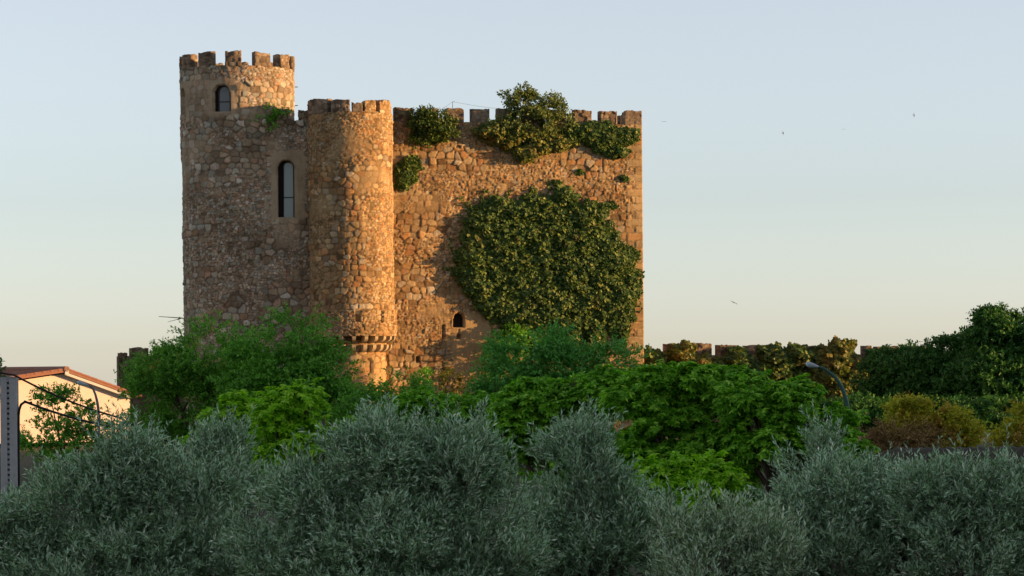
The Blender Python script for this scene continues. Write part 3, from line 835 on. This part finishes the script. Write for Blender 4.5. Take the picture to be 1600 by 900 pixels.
def limbs(lobes, base, rng, r0, nper=3, lean=0.):
    m = MB(); base = np.asarray(base, float)
    zc = min(l[0][2] - l[1][2] * .3 for l in lobes); zf = base[2] + max(.4, (zc - base[2]) * .55)
    fork = base * [1, 1, 0] + [lean, 0, zf]
    t = np.linspace(0, 1, 7)[:, None]
    tr = base * (1 - t) + fork * t; tr[1:-1] += rng.normal(size=(5, 3)) * r0 * .35
    m.tube(tr, np.linspace(r0 * 1.3, r0 * .85, 7), 9)
    lobes = sorted(lobes, key=lambda l: -l[1][0])[:14]
    for c, r in lobes:
        mid = fork * .45 + c * .55 + rng.normal(size=3) * .08; mid[2] -= .1
        m.tube([fork, mid, c], [r0 * .6, r0 * .4, r0 * .22], 7)
        for _ in range(nper):
            e = c + sph(rng, 1)[0] * r * .85; e[2] = max(e[2], c[2] - r[2] * .5)
            m.tube([mid, (mid + e) / 2 + rng.normal(size=3) * .06, e], [r0 * .28, r0 * .16, r0 * .05], 5)
    return m

def crown(name, lobes, mat, parent, rng, n, kind, leaf, wid=.3, tmpl=KITE, clump=.3, shoot=.35, per=14, up=.7, shell=.55, gap=.0, droop=0., side='all', clumps_per=None, sp=.8, frontbias=.0, spikes=0, dens=1.6, pocket=0.):
    """lobes -> clumps on their surface -> shoots -> leaves"""
    w = np.array([np.prod(r) ** (2 / 3) for c, r in lobes]); w /= w.sum(); big_r = max(r[0] for c, r in lobes)
    P_, D_, N_, tw = [], [], [], []
    nsh = int(n / per)
    for (c, r), wi in zip(lobes, w):
        ns = max(4, int(nsh * wi))
        nc = clumps_per or max(8, int(4 * np.pi * (np.prod(r) ** (2 / 3)) / (clump ** 2 * np.pi) * dens))
        o = sph(rng, nc * 2); o = o[o[:, 2] > -.75][:nc]; nc = len(o)
        if frontbias > 0:
            keep = (o[:, 1] < .35) | (rng.random(nc) > frontbias); o = o[keep]; nc = len(o)
        cc = c + o * r * (shell + (1 - shell) * rng.random((nc, 1)) ** .5) * (1 - .12 * rng.random((nc, 1)))
        cs = clump * (.6 + .8 * rng.random(nc))
        if pocket > 0:
            q_ = vnoise(cc[:, 0] * 2.3 + cc[:, 1] * 1.3, cc[:, 2] * 3.1 - cc[:, 1] * 1.1, 5) * .65 + vnoise(cc[:, 0] * 6.3, cc[:, 2] * 7 + cc[:, 1] * 4, 6) * .35
            keep = q_ > pocket; cc, cs, o = cc[keep], cs[keep], o[keep]; nc = len(cc)
            if nc == 0: continue
            ns = max(3, int(ns * keep.mean()))
        if gap > 0:
            g = np.sin(cc[:, 0] * 2.1 + 1.3) * np.sin(cc[:, 2] * 2.7 + .4) * np.sin(cc[:, 1] * 1.9)
            keep = g > -1 + gap * 1.2 * rng.random(nc); 
            cc, cs, o = cc[keep], cs[keep], o[keep]; nc = len(cc)
        pick = rng.integers(0, nc, ns)
        o2 = sph(rng, ns)
        base = cc[pick] + o2 * cs[pick][:, None] * (.2 + .45 * rng.random((ns, 1))) * [1, 1, sp]
        outw = unit(o[pick] * .9 + o2 * .8)
        sd = unit(outw * [1, 1, .6] + np.array([0, 0, up]) * (.6 + .8 * rng.random((ns, 1))) + rng.normal(size=(ns, 3)) * .25)
        sl_ = shoot * (.5 + .9 * rng.random(ns))
        t = (np.arange(per) + .5) / per
        pos = base[:, None] + sd[:, None] * (sl_[:, None] * t[None])[..., None]
        if droop: pos[..., 2] -= droop * (t[None] ** 2) * sl_[:, None]
        tang = np.repeat(sd[:, None], per, 1)
        rnd = rng.normal(size=pos.shape); lat = unit(np.cross(tang, rnd))
        if kind == 'olive':
            ld = unit(tang * .75 + lat * .65 + rng.normal(size=pos.shape) * .12)
            ln = unit(np.cross(ld, rng.normal(size=pos.shape)))
        elif kind == 'flat':
            lat[..., 2] *= .3
            ld = unit(tang * .35 + lat * .9 + np.array([0, 0, -.25]) + rng.normal(size=pos.shape) * .2)
            ln = unit(np.array([0, 0, 1.]) + .45 * np.repeat(outw[:, None], per, 1) + rng.normal(size=pos.shape) * .28)
        else:
            ld = unit(tang * .5 + lat * .8 + rng.normal(size=pos.shape) * .2)
            ln = unit(np.array([0, 0, .8]) + .5 * np.repeat(outw[:, None], per, 1) + rng.normal(size=pos.shape) * .5)
        P_.append(pos.reshape(-1, 3)); D_.append(ld.reshape(-1, 3)); N_.append(ln.reshape(-1, 3))
        tw.append((base, base + sd * sl_[:, None] * .95))
    if spikes:
        w2 = w; ns = spikes; li = rng.choice(len(lobes), ns, p=w2)
        C_ = np.array([c for c, r in lobes])[li]; RR = np.array([r for c, r in lobes])[li]
        o = sph(rng, ns); o[:, 2] = np.abs(o[:, 2]) * .9 + .1; o[:, 1] = np.where(o[:, 1] > .3, -o[:, 1], o[:, 1]); o = unit(o)
        # shoots stand in bunches
        o = unit(o + .0); base = C_ + o * RR * (.86 + .1 * rng.random((ns, 1)))
        k_ = 13; base = np.repeat(base, k_, 0) + rng.normal(size=(ns * k_, 3)) * .085; oo = np.repeat(o, k_, 0)
        sd = unit(oo * [1, 1, .5] * .55 + np.array([0, 0, 1.]) + rng.normal(size=oo.shape) * .22)
        sl_ = shoot * (.7 + 1.5 * rng.random(len(base))); pr = per + 4
        t = (np.arange(pr) + .5) / pr
        pos = base[:, None] + sd[:, None] * (sl_[:, None] * t[None])[..., None]
        tang = np.repeat(sd[:, None], pr, 1); rnd = rng.normal(size=pos.shape); lat = unit(np.cross(tang, rnd))
        ld = unit(tang * .8 + lat * .6); ln = unit(np.cross(ld, rng.normal(size=pos.shape)))
        P_.append(pos.reshape(-1, 3)); D_.append(ld.reshape(-1, 3)); N_.append(ln.reshape(-1, 3)); tw.append((base, base + sd * sl_[:, None] * .95))
    pos, d, nn = np.concatenate(P_), np.concatenate(D_), np.concatenate(N_)
    size = leaf * (.65 + .6 * rng.random(len(pos)))
    if kind == 'olive': size *= .9 + .25 * rng.random(len(pos))
    o = leafmesh(name, pos, d, nn, size, wid, tmpl, mat, parent)
    a, b = np.concatenate([x[0] for x in tw]), np.concatenate([x[1] for x in tw])
    return o, a, b

def twigs(a, b, r, mat, parent, every=1, name="twigs"):
    a, b = a[::every], b[::every]; d = unit(b - a); s = unit(np.cross(d, [0.31, .2, .93])); u = np.cross(d, s); N = len(a)
    ang = [0, 2.09, 4.19]
    V = np.concatenate([np.stack([a + r * (math.cos(x) * s + math.sin(x) * u) for x in ang], 1), np.stack([b + r * .4 * (math.cos(x) * s + math.sin(x) * u) for x in ang], 1)], 1)
    Q = np.array([[0, 1, 4, 3], [1, 2, 5, 4], [2, 0, 3, 5]])
    Fc = (Q[None] + (np.arange(N) * 6)[:, None, None]).reshape(-1, 4)
    return link(name, mesh_np(name, V.reshape(-1, 3), Fc), mat, parent)

def tree(name, label, cat, D, L, mat, n, kind, leaf, seed, wid=.3, tmpl=KITE, group=None, bx=None, r0=.12, bark='bark', twig=0, dr=1.0, **kw):
    rng = np.random.default_rng(seed)
    lb = lobes_px(L, D, dr)
    cx = bx if bx is not None else sum(l[0] * l[2] for l in L) / sum(l[2] for l in L)
    b = P(cx, 700, D); gz = float(ground_h(b[0], D))
    e = empty(name, (b[0], D, gz - .05), label, cat, group)
    limbs(lb, [b[0], D, gz - .05], rng, r0).build("trunk", M[bark], e, smooth=True)
    o, a, bb = crown("crown", lb, M[mat], e, rng, n, kind, leaf, wid, tmpl, **kw)
    if twig: twigs(a, bb, twig, M[bark], e)
    return e

OL = dict(cat="olive tree", kind='olive', leaf=.074, wid=.25, tmpl=KITE, group="grey green olive trees in the foreground", r0=.13, bark='grey_bark', twig=.005,
          clump=.20, shoot=.27, per=15, up=.8, shell=.4, spikes=46, dens=1.0, pocket=.40)
def olive(label, D, L, n, seed, mat='olive_leaf', **kw):
    a = dict(OL); a.update(kw); cat = a.pop('cat'); dy = a.pop('dy', 14)
    r_ = np.random.default_rng(seed + 900); L2 = []
    for x, y, rx, rz in L:
        L2.append((x, y + dy + 4, rx * .74, rz * .74, 0))
        for _ in range(9):          # secondary boughs give the crown its broken outline
            o = sph(r_, 1)[0]; o[1] = -abs(o[1]) if r_.random() < .7 else o[1]; o[2] = o[2] if o[2] > -.3 else -o[2]
            f = r_.uniform(.26, .42)
            L2.append((x + o[0] * rx * (1.02 - f), y + dy - o[2] * rz * (1.02 - f), rx * f, rz * f * 1.1, o[1] * rx * PXM(D) * .75))
    L = L2
    return tree("olive_tree", label, cat, D, L, mat, n, seed=seed, **a)

olive("wide silvery olive tree in front of the peach house at the lower left", 33, [(205, 760, 95, 92), (115, 805, 92, 84), (30, 862, 80, 84), (290, 790, 90, 90), (190, 870, 120, 90), (-50, 860, 70, 80), (70, 905, 90, 60), (330, 880, 80, 70), (180, 920, 160, 50)], 125000, 1)
olive("slim olive tree with pale top rising behind the two large left olives", 37, [(342, 733, 52, 62), (380, 800, 50, 54), (300, 780, 56, 60)], 22000, 2)
olive("largest olive tree, broad domed crown in the middle below the castle", 31, [(590, 735, 100, 82), (700, 740, 92, 75), (490, 796, 74, 74), (775, 814, 74, 74), (620, 840, 130, 90), (440, 880, 80, 70), (760, 890, 100, 70), (540, 900, 110, 60), (650, 920, 160, 60)], 150000, 3)
olive("upright olive tree with a pointed crown right of the broad middle one", 34, [(905, 722, 55, 66), (930, 790, 80, 80), (870, 830, 70, 80), (980, 850, 70, 80), (900, 890, 110, 70)], 75000, 4)
olive("low pale olive bush between the pointed olive and the right olives", 32, [(1130, 850, 78, 52), (1060, 860, 60, 60), (1190, 870, 60, 60), (1110, 910, 110, 60)], 42000, 5, mat='pale_olive_leaf', dy=24)
olive("spreading olive tree in front of the grey shed at the lower right", 34, [(1300, 795, 88, 72), (1255, 812, 70, 60), (1395, 808, 82, 72), (1290, 860, 110, 85), (1410, 880, 100, 80), (1200, 900, 70, 60)], 95000, 6)
olive("olive tree filling the right picture edge, with thin upright shoots along its top", 33, [(1545, 785, 92, 82), (1470, 786, 72, 74), (1620, 790, 90, 90), (1530, 870, 120, 80), (1640, 880, 90, 80)], 92000, 7)
olive("thin olive sprays rising in front of the bright green tree at the right", 37, [(1292, 704, 24, 34), (1270, 740, 40, 36), (1320, 755, 40, 36)], 8000, 8, clump=.2, spikes=10)

BR = dict(kind='flat', leaf=.185, wid=1., tmpl=PALM, shoot=.32, per=7, up=.25, droop=.4, sp=.5, clump=.5, shell=.66, r0=.16, pocket=.42)
def bright(label, D, L, n, seed, mat='bright_leaf', group="bright green broadleaf trees below the castle", **kw):
    r_ = np.random.default_rng(seed + 500); L2 = []; n = int(n * 1.6)
    for x, y, rx, rz in L:
        L2.append((x, y + 3, rx * .84, rz * .84, 0))
        for _ in range(6):
            o = sph(r_, 1)[0]; o[1] = -abs(o[1]); o[2] = o[2] if o[2] > -.4 else -o[2]; f = r_.uniform(.28, .45)
            L2.append((x + o[0] * rx * (1.05 - f), y - o[2] * rz * (1.05 - f), rx * f, rz * f, o[1] * rx * PXM(D) * .75))
    L = L2
    a = dict(BR); a.update(kw)
    return tree("broadleaf_tree", label, "tree", D, L, mat, n, seed=seed, group=group, **a)
bright("bright green broadleaf tree, left most of the row in front of the castle wall", 82, [(690, 660, 75, 48), (620, 670, 60, 40), (760, 670, 60, 52), (700, 720, 100, 50)], 13000, 11)
bright("bright green broadleaf tree with a domed crown below the big ivy patch", 78, [(850, 635, 70, 56), (930, 618, 72, 52), (800, 680, 55, 50), (880, 710, 90, 55)], 15000, 12)
bright("tallest bright green broadleaf tree right of the castle corner", 74, [(1080, 605, 62, 54), (1010, 618, 60, 55), (1140, 622, 60, 50), (1060, 690, 100, 60), (1110, 740, 90, 50)], 21000, 13)
bright("bright green broadleaf tree left of the right street lamp", 72, [(1182, 628, 40, 46), (1242, 650, 38, 54), (1200, 700, 75, 60), (1262, 700, 50, 50)], 15000, 14)
bright("small bright tree whose leaves surround the foot of the right street lamp", 80, [(1303, 665, 24, 28), (1336, 688, 24, 32), (1310, 720, 45, 40)], 3200, 15)
bright("young maple with lime leaves beside the pointed olive", 48, [(1040, 745, 40, 38), (1010, 790, 45, 40), (1060, 800, 50, 40)], 2600, 16, mat='lime_leaf', leaf=.13, clump=.28, shoot=.22, r0=.06, group="young lime green maples")
bright("smaller young maple with lime leaves above the pale olive bush", 46, [(1122, 738, 27, 27), (1125, 780, 34, 30)], 1500, 17, mat='lime_leaf', leaf=.12, clump=.25, shoot=.2, r0=.05, group="young lime green maples")
bright("lime green leafy tree between the left olives and the middle olive", 62, [(455, 640, 50, 42), (450, 690, 60, 42), (520, 670, 50, 40), (400, 740, 60, 50)], 5200, 18, mat='lime_leaf', leaf=.16, clump=.36)
bright("rounded lime green tree behind the slim olive", 64, [(378, 652, 34, 32), (330, 670, 34, 26), (385, 700, 50, 40)], 3000, 19, mat='lime_leaf', leaf=.16, clump=.36)

FN = dict(kind='any', leaf=.13, wid=.5, tmpl=OVAL, shoot=.6, per=12, up=.35, sp=.6, clump=.75, shell=.5, r0=.2, droop=.25)
def fine(name, label, D, L, mat, n, seed, cat="tree", group="darker green trees at the castle foot", **kw):
    a = dict(FN); a.update(kw)
    return tree(name, label, cat, D, L, mat, n, seed=seed, group=group, **a)
fine("leafy_tree", "dark green tree covering the foot of the tall left tower", 108, [(330, 560, 72, 62), (265, 590, 62, 60), (375, 610, 70, 60), (240, 650, 50, 60), (320, 660, 80, 60)], 'tinted_leaf', 48000, 21, dens=1.5)
fine("leafy_tree", "broad green tree in front of the castle wall between the two towers", 104, [(460, 560, 68, 68), (410, 590, 60, 62), (502, 600, 50, 48), (460, 640, 100, 60), (560, 655, 60, 42)], 'mid_leaf', 48000, 22, dens=1.4)
fine("leafy_tree", "cool green feathery tree growing over the lower edge of the big ivy", 106, [(830, 560, 62, 54), (790, 590, 55, 50), (890, 585, 60, 45), (950, 580, 45, 40), (860, 630, 120, 45)], 'cool_leaf', 40000, 23)
fine("leafy_tree", "small dull green tree under the corbelled gallery of the middle tower", 100, [(620, 630, 45, 38), (580, 650, 45, 40), (660, 660, 50, 40)], 'mid_leaf', 12000, 24)
for i, (x, y, lab) in enumerate(((655, 600, "narrow dark shrub on the sunlit wall foot beside the gallery"), (705, 600, "narrow yellowish shrub at the wall foot left of the brown plaster patch"), (745, 615, "dull green shrub before the brown plaster patch"))):
    fine("shrub", lab, 146, [(x, y, 14, 34), (x + 4, y + 32, 20, 30)], 'sun_brown_ivy_leaf' if i else 'mid_leaf', 2600, 30 + i, cat="shrub", group="shrubs at the foot of the castle wall", r0=.04, clump=.35, shoot=.35)  # two of them carry orange sunlight in the leaf colour
fine("leafy_shrub", "loose leafy bush in front of the peach house wall", 104, [(105, 650, 34, 40), (80, 625, 22, 24), (135, 670, 34, 40), (60, 690, 34, 34), (110, 710, 50, 36)], 'mid_leaf', 9000, 35, cat="shrub", group=None, r0=.08, clump=.5, shoot=.45, gap=.6)
fine("leafy_tree", "leafy branch end entering over the concrete post at the left edge", 38, [(-30, 560, 26, 26), (2, 577, 12, 10), (-40, 620, 30, 30)], 'dark_leaf', 700, 36, leaf=.07, r0=.05, clump=.16, shoot=.16, group=None)

fine("shrub", "added bushy shrub on the castle wall foot, shading the brown plaster patch", 150.7, [(790, 555, 34, 44), (795, 600, 40, 40), (815, 530, 24, 24)], 'mid_leaf', 9000, 37, cat="shrub", group="shrubs at the foot of the castle wall", r0=.05, clump=.4, shoot=.3, dr=.6)  # shrub added to cast shade on the plaster panel
# right hand side, far
EV = dict(group="dark trees at the right", r0=.25, leaf=.20, clump=.8, shell=.35)
fine("evergreen_tree", "tallest dark green tree rising at the far right edge", 154, [(1560, 548, 54, 54), (1536, 516, 30, 30), (1560, 512, 30, 26), (1590, 530, 34, 42), (1625, 560, 50, 70), (1560, 600, 90, 60), (1540, 650, 90, 50), (1700, 560, 70, 80), (1790, 560, 80, 90), (1740, 620, 100, 70)], 'dark_leaf', 190000, 41, **EV)  # rightmost lobes lie out of frame, added to shade the dark trees
fine("evergreen_tree", "dark green tree left of the tallest one at the right", 158, [(1485, 566, 42, 34), (1455, 580, 40, 34), (1430, 590, 34, 34), (1500, 600, 60, 55), (1460, 640, 70, 55), (1512, 545, 26, 22)], 'dark_leaf', 76000, 42, **EV)
fine("evergreen_tree", "low dark green tree under the merlons of the low wall", 160, [(1395, 588, 46, 42), (1425, 578, 34, 32), (1365, 640, 40, 40), (1410, 660, 50, 40)], 'dark_leaf', 42000, 43, **EV)
fine("hedge", "dark hedge in front of the low wall behind the street lamp", 140, [(1180, 655, 50, 34), (1260, 658, 50, 34), (1330, 655, 50, 34), (1400, 655, 50, 32), (1480, 655, 50, 32), (1560, 655, 50, 32), (1630, 655, 50, 32)], 'dark_leaf', 50000, 44, cat="hedge", group=None, r0=.1, leaf=.17, clump=.7)

def wallplant(name, label, S, blobs, mat, n, leaf, seed, cat="ivy", group=None, bulge=.35, wid=.95, tmpl=LOBED, seeds=.6, d0=0.1, stem=True, runners=0):
    """foliage hugging surface S: blobs (px,py,rx,ry) as ellipses on the wall"""
    rng = np.random.default_rng(seed)
    xs, ys, rr = [], [], []
    area = np.array([b[2] * b[3] for b in blobs], float); area /= area.sum()
    for b, a in zip(blobs, area):
        k = int(n * a); r = np.sqrt(rng.random(k)); t = rng.random(k) * 2 * np.pi
        wob = 1 + .16 * np.sin(3 * t + b[0]) + .12 * np.sin(7 * t + b[1]) + .07 * np.sin(15 * t)
        xs.append(b[0] + b[2] * r * wob * np.cos(t)); ys.append(b[1] + b[3] * r * wob * np.sin(t)); rr.append(r)
    xs, ys, rr = map(np.concatenate, (xs, ys, rr))
    # vectorised plane hit
    h0 = np.array(S.hit(800, 400)); hx = np.array(S.hit(900, 400)); 
    uz = np.array([S.hit(x, y) for x, y in zip(xs, ys)])
    u, z = uz[:, 0], uz[:, 1]
    cl = vnoise(u * 2.4, z * 3.2, seed) * .6 + vnoise(u * 6, z * 8, seed + 3) * .4
    d = d0 + bulge * (1 - rr ** 3) * (.35 + .9 * cl) * (.45 + .55 * rng.random(len(u)))
    pos = S.pos(u, z, d)
    n_ = S.pos(u, z, d + 1) - pos
    ld = unit(np.array([0, 0, -1.]) + rng.normal(size=pos.shape) * .55 + n_ * .35)
    ln = unit(n_ * .8 + np.array([0, 0, .5]) + rng.normal(size=pos.shape) * .42)
    base = S.pos(S.hit(blobs[0][0], blobs[0][1])[0], S.hit(blobs[0][0], blobs[0][1] + blobs[0][3] * .8)[1], .12)
    e = empty(name, tuple(base), label, cat, group)
    leafmesh("foliage", pos, ld, ln, leaf * (.6 + .7 * rng.random(len(pos))), wid, tmpl, M[mat], e)
    if runners:
        rp_, rd_ = [], []
        for q in range(runners):
            b = blobs[rng.integers(len(blobs))]; t = rng.uniform(-.3, np.pi + .3)
            x, y = b[0] + b[2] * math.cos(t), b[1] - b[3] * math.sin(t); hd = np.array([math.cos(t), -math.sin(t)]) + [0, -.3]
            path = []
            for st in range(rng.integers(4, 11)):
                hd = hd + rng.normal(size=2) * .35; hd /= np.linalg.norm(hd); x += hd[0] * 3.2; y += hd[1] * 3.2
                if x > 1002: break
                p_ = S.pos(*S.hit(x, y), .09); path.append(p_)
                for _ in range(5): rp_.append(p_ + rng.normal(size=3) * .07); rd_.append(rng.normal(size=3) + [0, 0, -.8])
            if len(path) > 2:
                m = MB(); m.tube(path, .012, 4); m.build("runner", M['bark'], e)
        rp_, rd_ = np.array(rp_), np.array(rd_); nn_ = S.n + rng.normal(size=rp_.shape) * .35
        leafmesh("runner_leaves", rp_, rd_, nn_, leaf * (.5 + .5 * rng.random(len(rp_))), wid, tmpl, M[mat], e)
    if stem:
        for b in blobs:
          m = MB()
          for q in range(1 if len(blobs) > 4 else 2):
                t = rng.random(5) - .5; x = b[0] + np.cumsum(t) * b[2] * .35; y = np.linspace(b[1] + b[3] * .85, b[1] - b[3] * .7, 5)
                pts = np.array([S.pos(*S.hit(xx, yy), .09) for xx, yy in zip(x, y)]); m.tube(pts, np.linspace(.035, .012, 5), 5)
          m.build("stem", M['bark'], e)
    return e
wallplant("ivy", "huge dense ivy patch covering the lower right part of the castle wall", WL,
          [(864, 430, 112, 100), (800, 375, 74, 58), (880, 370, 74, 55), (881, 312, 20, 22), (932, 455, 58, 84), (796, 434, 52, 42), (870, 495, 92, 52), (818, 495, 44, 30), (757, 350, 28, 26), (915, 345, 36, 34), (950, 405, 34, 46), (742, 400, 32, 44), (800, 330, 50, 22), (850, 325, 44, 22), (965, 470, 30, 60), (738, 430, 24, 26), (752, 452, 26, 26), (778, 476, 30, 26)],
          'ivy_leaf', 90000, .15, 51, bulge=.85, runners=60)
wallplant("ivy", "ivy tuft clinging beside the middle tower below the left parapet shrub", WL, [(634, 268, 17, 20), (640, 256, 18, 12), (628, 284, 10, 12)], 'ivy_leaf', 2600, .15, 52, bulge=.35, group="plants on the castle wall")
wallplant("ivy", "green leafy mat hanging under the right parapet end", WL, [(915, 206, 34, 17), (950, 214, 36, 22), (984, 208, 14, 8), (962, 234, 18, 12), (890, 212, 20, 14)], 'ivy_leaf', 9500, .15, 53, bulge=.6, group="plants on the castle wall")
wallplant("ivy", "brownish creeper trailing below the parapet tree", WL, [(800, 210, 48, 20), (850, 222, 46, 18), (765, 205, 24, 16), (820, 240, 20, 12)], 'sun_brown_ivy_leaf', 7500, .14, 54, bulge=1.0, group="plants on the castle wall")
for (x, y, r, lab) in ((955, 320, 9, "tiny weed tuft left of the corner blocks"), (975, 278, 7, "tiny weed tuft under the right parapet mat"), (870, 285, 7, "tiny weed tuft above the big ivy"), (905, 268, 6, "tiny weed tuft high on the wall right of centre")):
    wallplant("weed", lab, WL, [(x, y, r, r * .7)], 'ivy_leaf', 160, .13, 60 + x, cat="weed", bulge=.15, group="weeds in the wall joints", stem=False, d0=.04)

def wallbush(name, label, S, pts, mat, n, leaf, seed, d=.2, cat="shrub", group="plants on the castle wall", **kw):
    rng = np.random.default_rng(seed)
    lb = []
    for (x, y, rx, ry, *dd) in pts:
        u, z = S.hit(x, y); mm = PXM(151); lb.append((S.pos(u, z, dd[0] if dd else d), np.array([rx * mm, rx * mm * .7, ry * mm])))
    u, z = S.hit(pts[0][0], pts[0][1] + pts[0][3]); base = S.pos(u, z, -.1)
    e = empty(name, tuple(base), label, cat, group)
    limbs(lb, base, rng, .05, nper=4).build("trunk", M['bark'], e)
    a = dict(kind='any', leaf=leaf, wid=.6, tmpl=OVAL, clump=.34, shoot=.35, per=8, up=.5, shell=.45); a.update(kw)
    crown("crown", lb, M[mat], e, rng, n, **a)
wallbush("shrub", "round green shrub growing on the parapet beside the middle tower", WL, [(670, 200, 30, 24), (655, 190, 18, 18), (690, 205, 20, 20), (665, 222, 26, 12)], 'ivy_leaf', 8500, .15, 71, d=.5)
wallbush("wild_fig_tree", "small wild tree with spreading grey green crown growing on the keep parapet", WL,
         [(820, 165, 34, 22), (793, 158, 14, 13), (850, 172, 28, 18), (830, 195, 42, 24), (870, 195, 28, 15), (785, 200, 24, 18), (818, 146, 13, 9), (862, 160, 10, 8)], 'fig_leaf', 9500, .16, 72, d=.35, cat="tree", dens=1.1, clump=.3)
wallbush("shrub", "tiny dark shrub in the corner of the tall tower and the wall", AB, [(418, 182, 13, 12), (424, 196, 8, 12), (446, 178, 6, 5)], 'mid_leaf', 900, .13, 73, d=.2)

# ivy on the curtain wall: individual mounds
mounds = [("ivy mound beside the castle corner on the low wall", [(1020, 562, 18, 20), (1035, 600, 40, 35)], 'ivy_leaf', 4600),
          ("ivy draped over the first merlon of the low wall", [(1066, 552, 20, 20), (1080, 595, 44, 36), (1100, 570, 16, 14)], 'sun_brown_ivy_leaf', 7600),
          ("ivy between the second and third merlon of the low wall", [(1150, 562, 24, 18), (1145, 600, 48, 36)], 'ivy_leaf', 7800),
          ("dense green ivy mound right of the sunlit merlon", [(1215, 566, 32, 30), (1225, 620, 50, 50), (1245, 556, 24, 18), (1190, 590, 34, 30)], 'ivy_leaf', 15500),
          ("tall ivy mound coloured with orange sunlight behind the street lamp", [(1305, 560, 32, 32), (1295, 600, 50, 50), (1335, 590, 34, 38), (1290, 650, 60, 50), (1358, 625, 26, 50)], 'sun_brown_ivy_leaf', 24000),
          ("dark green ivy below the right merlons of the low wall", [(1390, 590, 44, 34), (1440, 582, 40, 30), (1372, 558, 20, 14), (1400, 635, 60, 45)], 'dark_leaf', 16000)]
for i, (lab, bl, mt, n) in enumerate(mounds):
    wallplant("ivy", lab, CW, bl, mt, n, .22, 80 + i, bulge=1.5, d0=.15, group="ivy on the low wall")
fine("yellow_bush", "yellow green bush lit by the sun behind the grey shed", 112, [(1420, 655, 34, 24), (1455, 658, 30, 24), (1485, 668, 30, 22), (1508, 676, 18, 14), (1440, 685, 40, 26), (1490, 690, 30, 20)], 'yellow_leaf', 22000, 91, cat="bush", group=None, r0=.08, clump=.36, dens=1., shoot=.6, up=.9)
fine("dry_bush", "reddish brown dry bush left of the yellow bush", 96, [(1405, 685, 38, 26), (1380, 698, 24, 20), (1438, 690, 26, 22), (1400, 710, 40, 20)], 'brown_leaf', 11000, 92, cat="bush", group=None, r0=.06, clump=.4, shoot=.5, leaf=.09)
fine("yellow_bush", "yellowish bush at the right picture edge before the dark trees", 116, [(1600, 658, 22, 28), (1590, 685, 30, 24), (1640, 670, 40, 40)], 'yellow_leaf', 11000, 93, cat="bush", group=None, r0=.08, clump=.5, shoot=.5)

# dry twig sticking out left of the big tower
m = MB(); a = P(300, 507, 107); m.tube([P(330, 520, 107), a, P(285, 497, 107), P(248, 494.5, 107)], [.05, .035, .025, .012], 6)
m.tube([P(285, 497, 107), P(262, 503, 107)], [.015, .008], 5)
tag(m.build("dead_branch", M['dead_twig'], None), "bare dry branch sticking out left from the tree at the tall tower foot", "branch")

# ------------------------------------------------------------------ birds
def bird(label, px, py, D, span, rot, bank):
    m = MB(); V = []; Q = []
    # spindle body
    m.tube([[-.45, 0, 0], [-.3, 0, .0], [0, 0, .0], [.3, 0, .01], [.42, 0, .0]], [.01, .05, .075, .06, .01], 8)
    for s in (-1, 1):      # sickle wings, thick slabs
        top = np.array([[.2, s * .04, .03], [.16, s * .45, .10], [-.18, s * 1.0, .02], [-.05, s * .5, .09], [-.12, s * .05, .02]])
        m.prism(top, np.array([0, 0, -.02]))
    m.prism(np.array([[-.38, -.03, 0], [-.7, -.14, 0], [-.55, 0, 0], [-.7, .14, 0], [-.38, .03, 0]]), np.array([0, 0, .015]))
    V = np.vstack(m.V) * span / 2
    c = P(px, py, D)
    Rm = np.array(Matrix.Rotation(rot, 3, 'Z') @ Matrix.Rotation(bank, 3, 'X'))
    V = V @ Rm.T + c
    o = link("bird", mesh_np("bird", V, np.vstack(m.Q)), M['feather'])
    tag(o, label, "bird", "birds in the sky")
bird("largest bird gliding low in the sky right of the castle", 1147, 473, 120, .42, R_(60), R_(25))
bird("tiny bird close to the castle's top right corner", 1037.5, 190, 190, .40, R_(70), R_(5))
bird("tiny bird high in the sky between two other distant birds, lower than both", 1223.5, 208, 190, .36, R_(10), R_(60))
bird("faint distant bird, third from the castle in the upper sky", 1318.5, 202, 200, .36, R_(80), R_(-5))
bird("highest and right most tiny bird in the sky", 1428, 180, 190, .38, R_(20), R_(75))
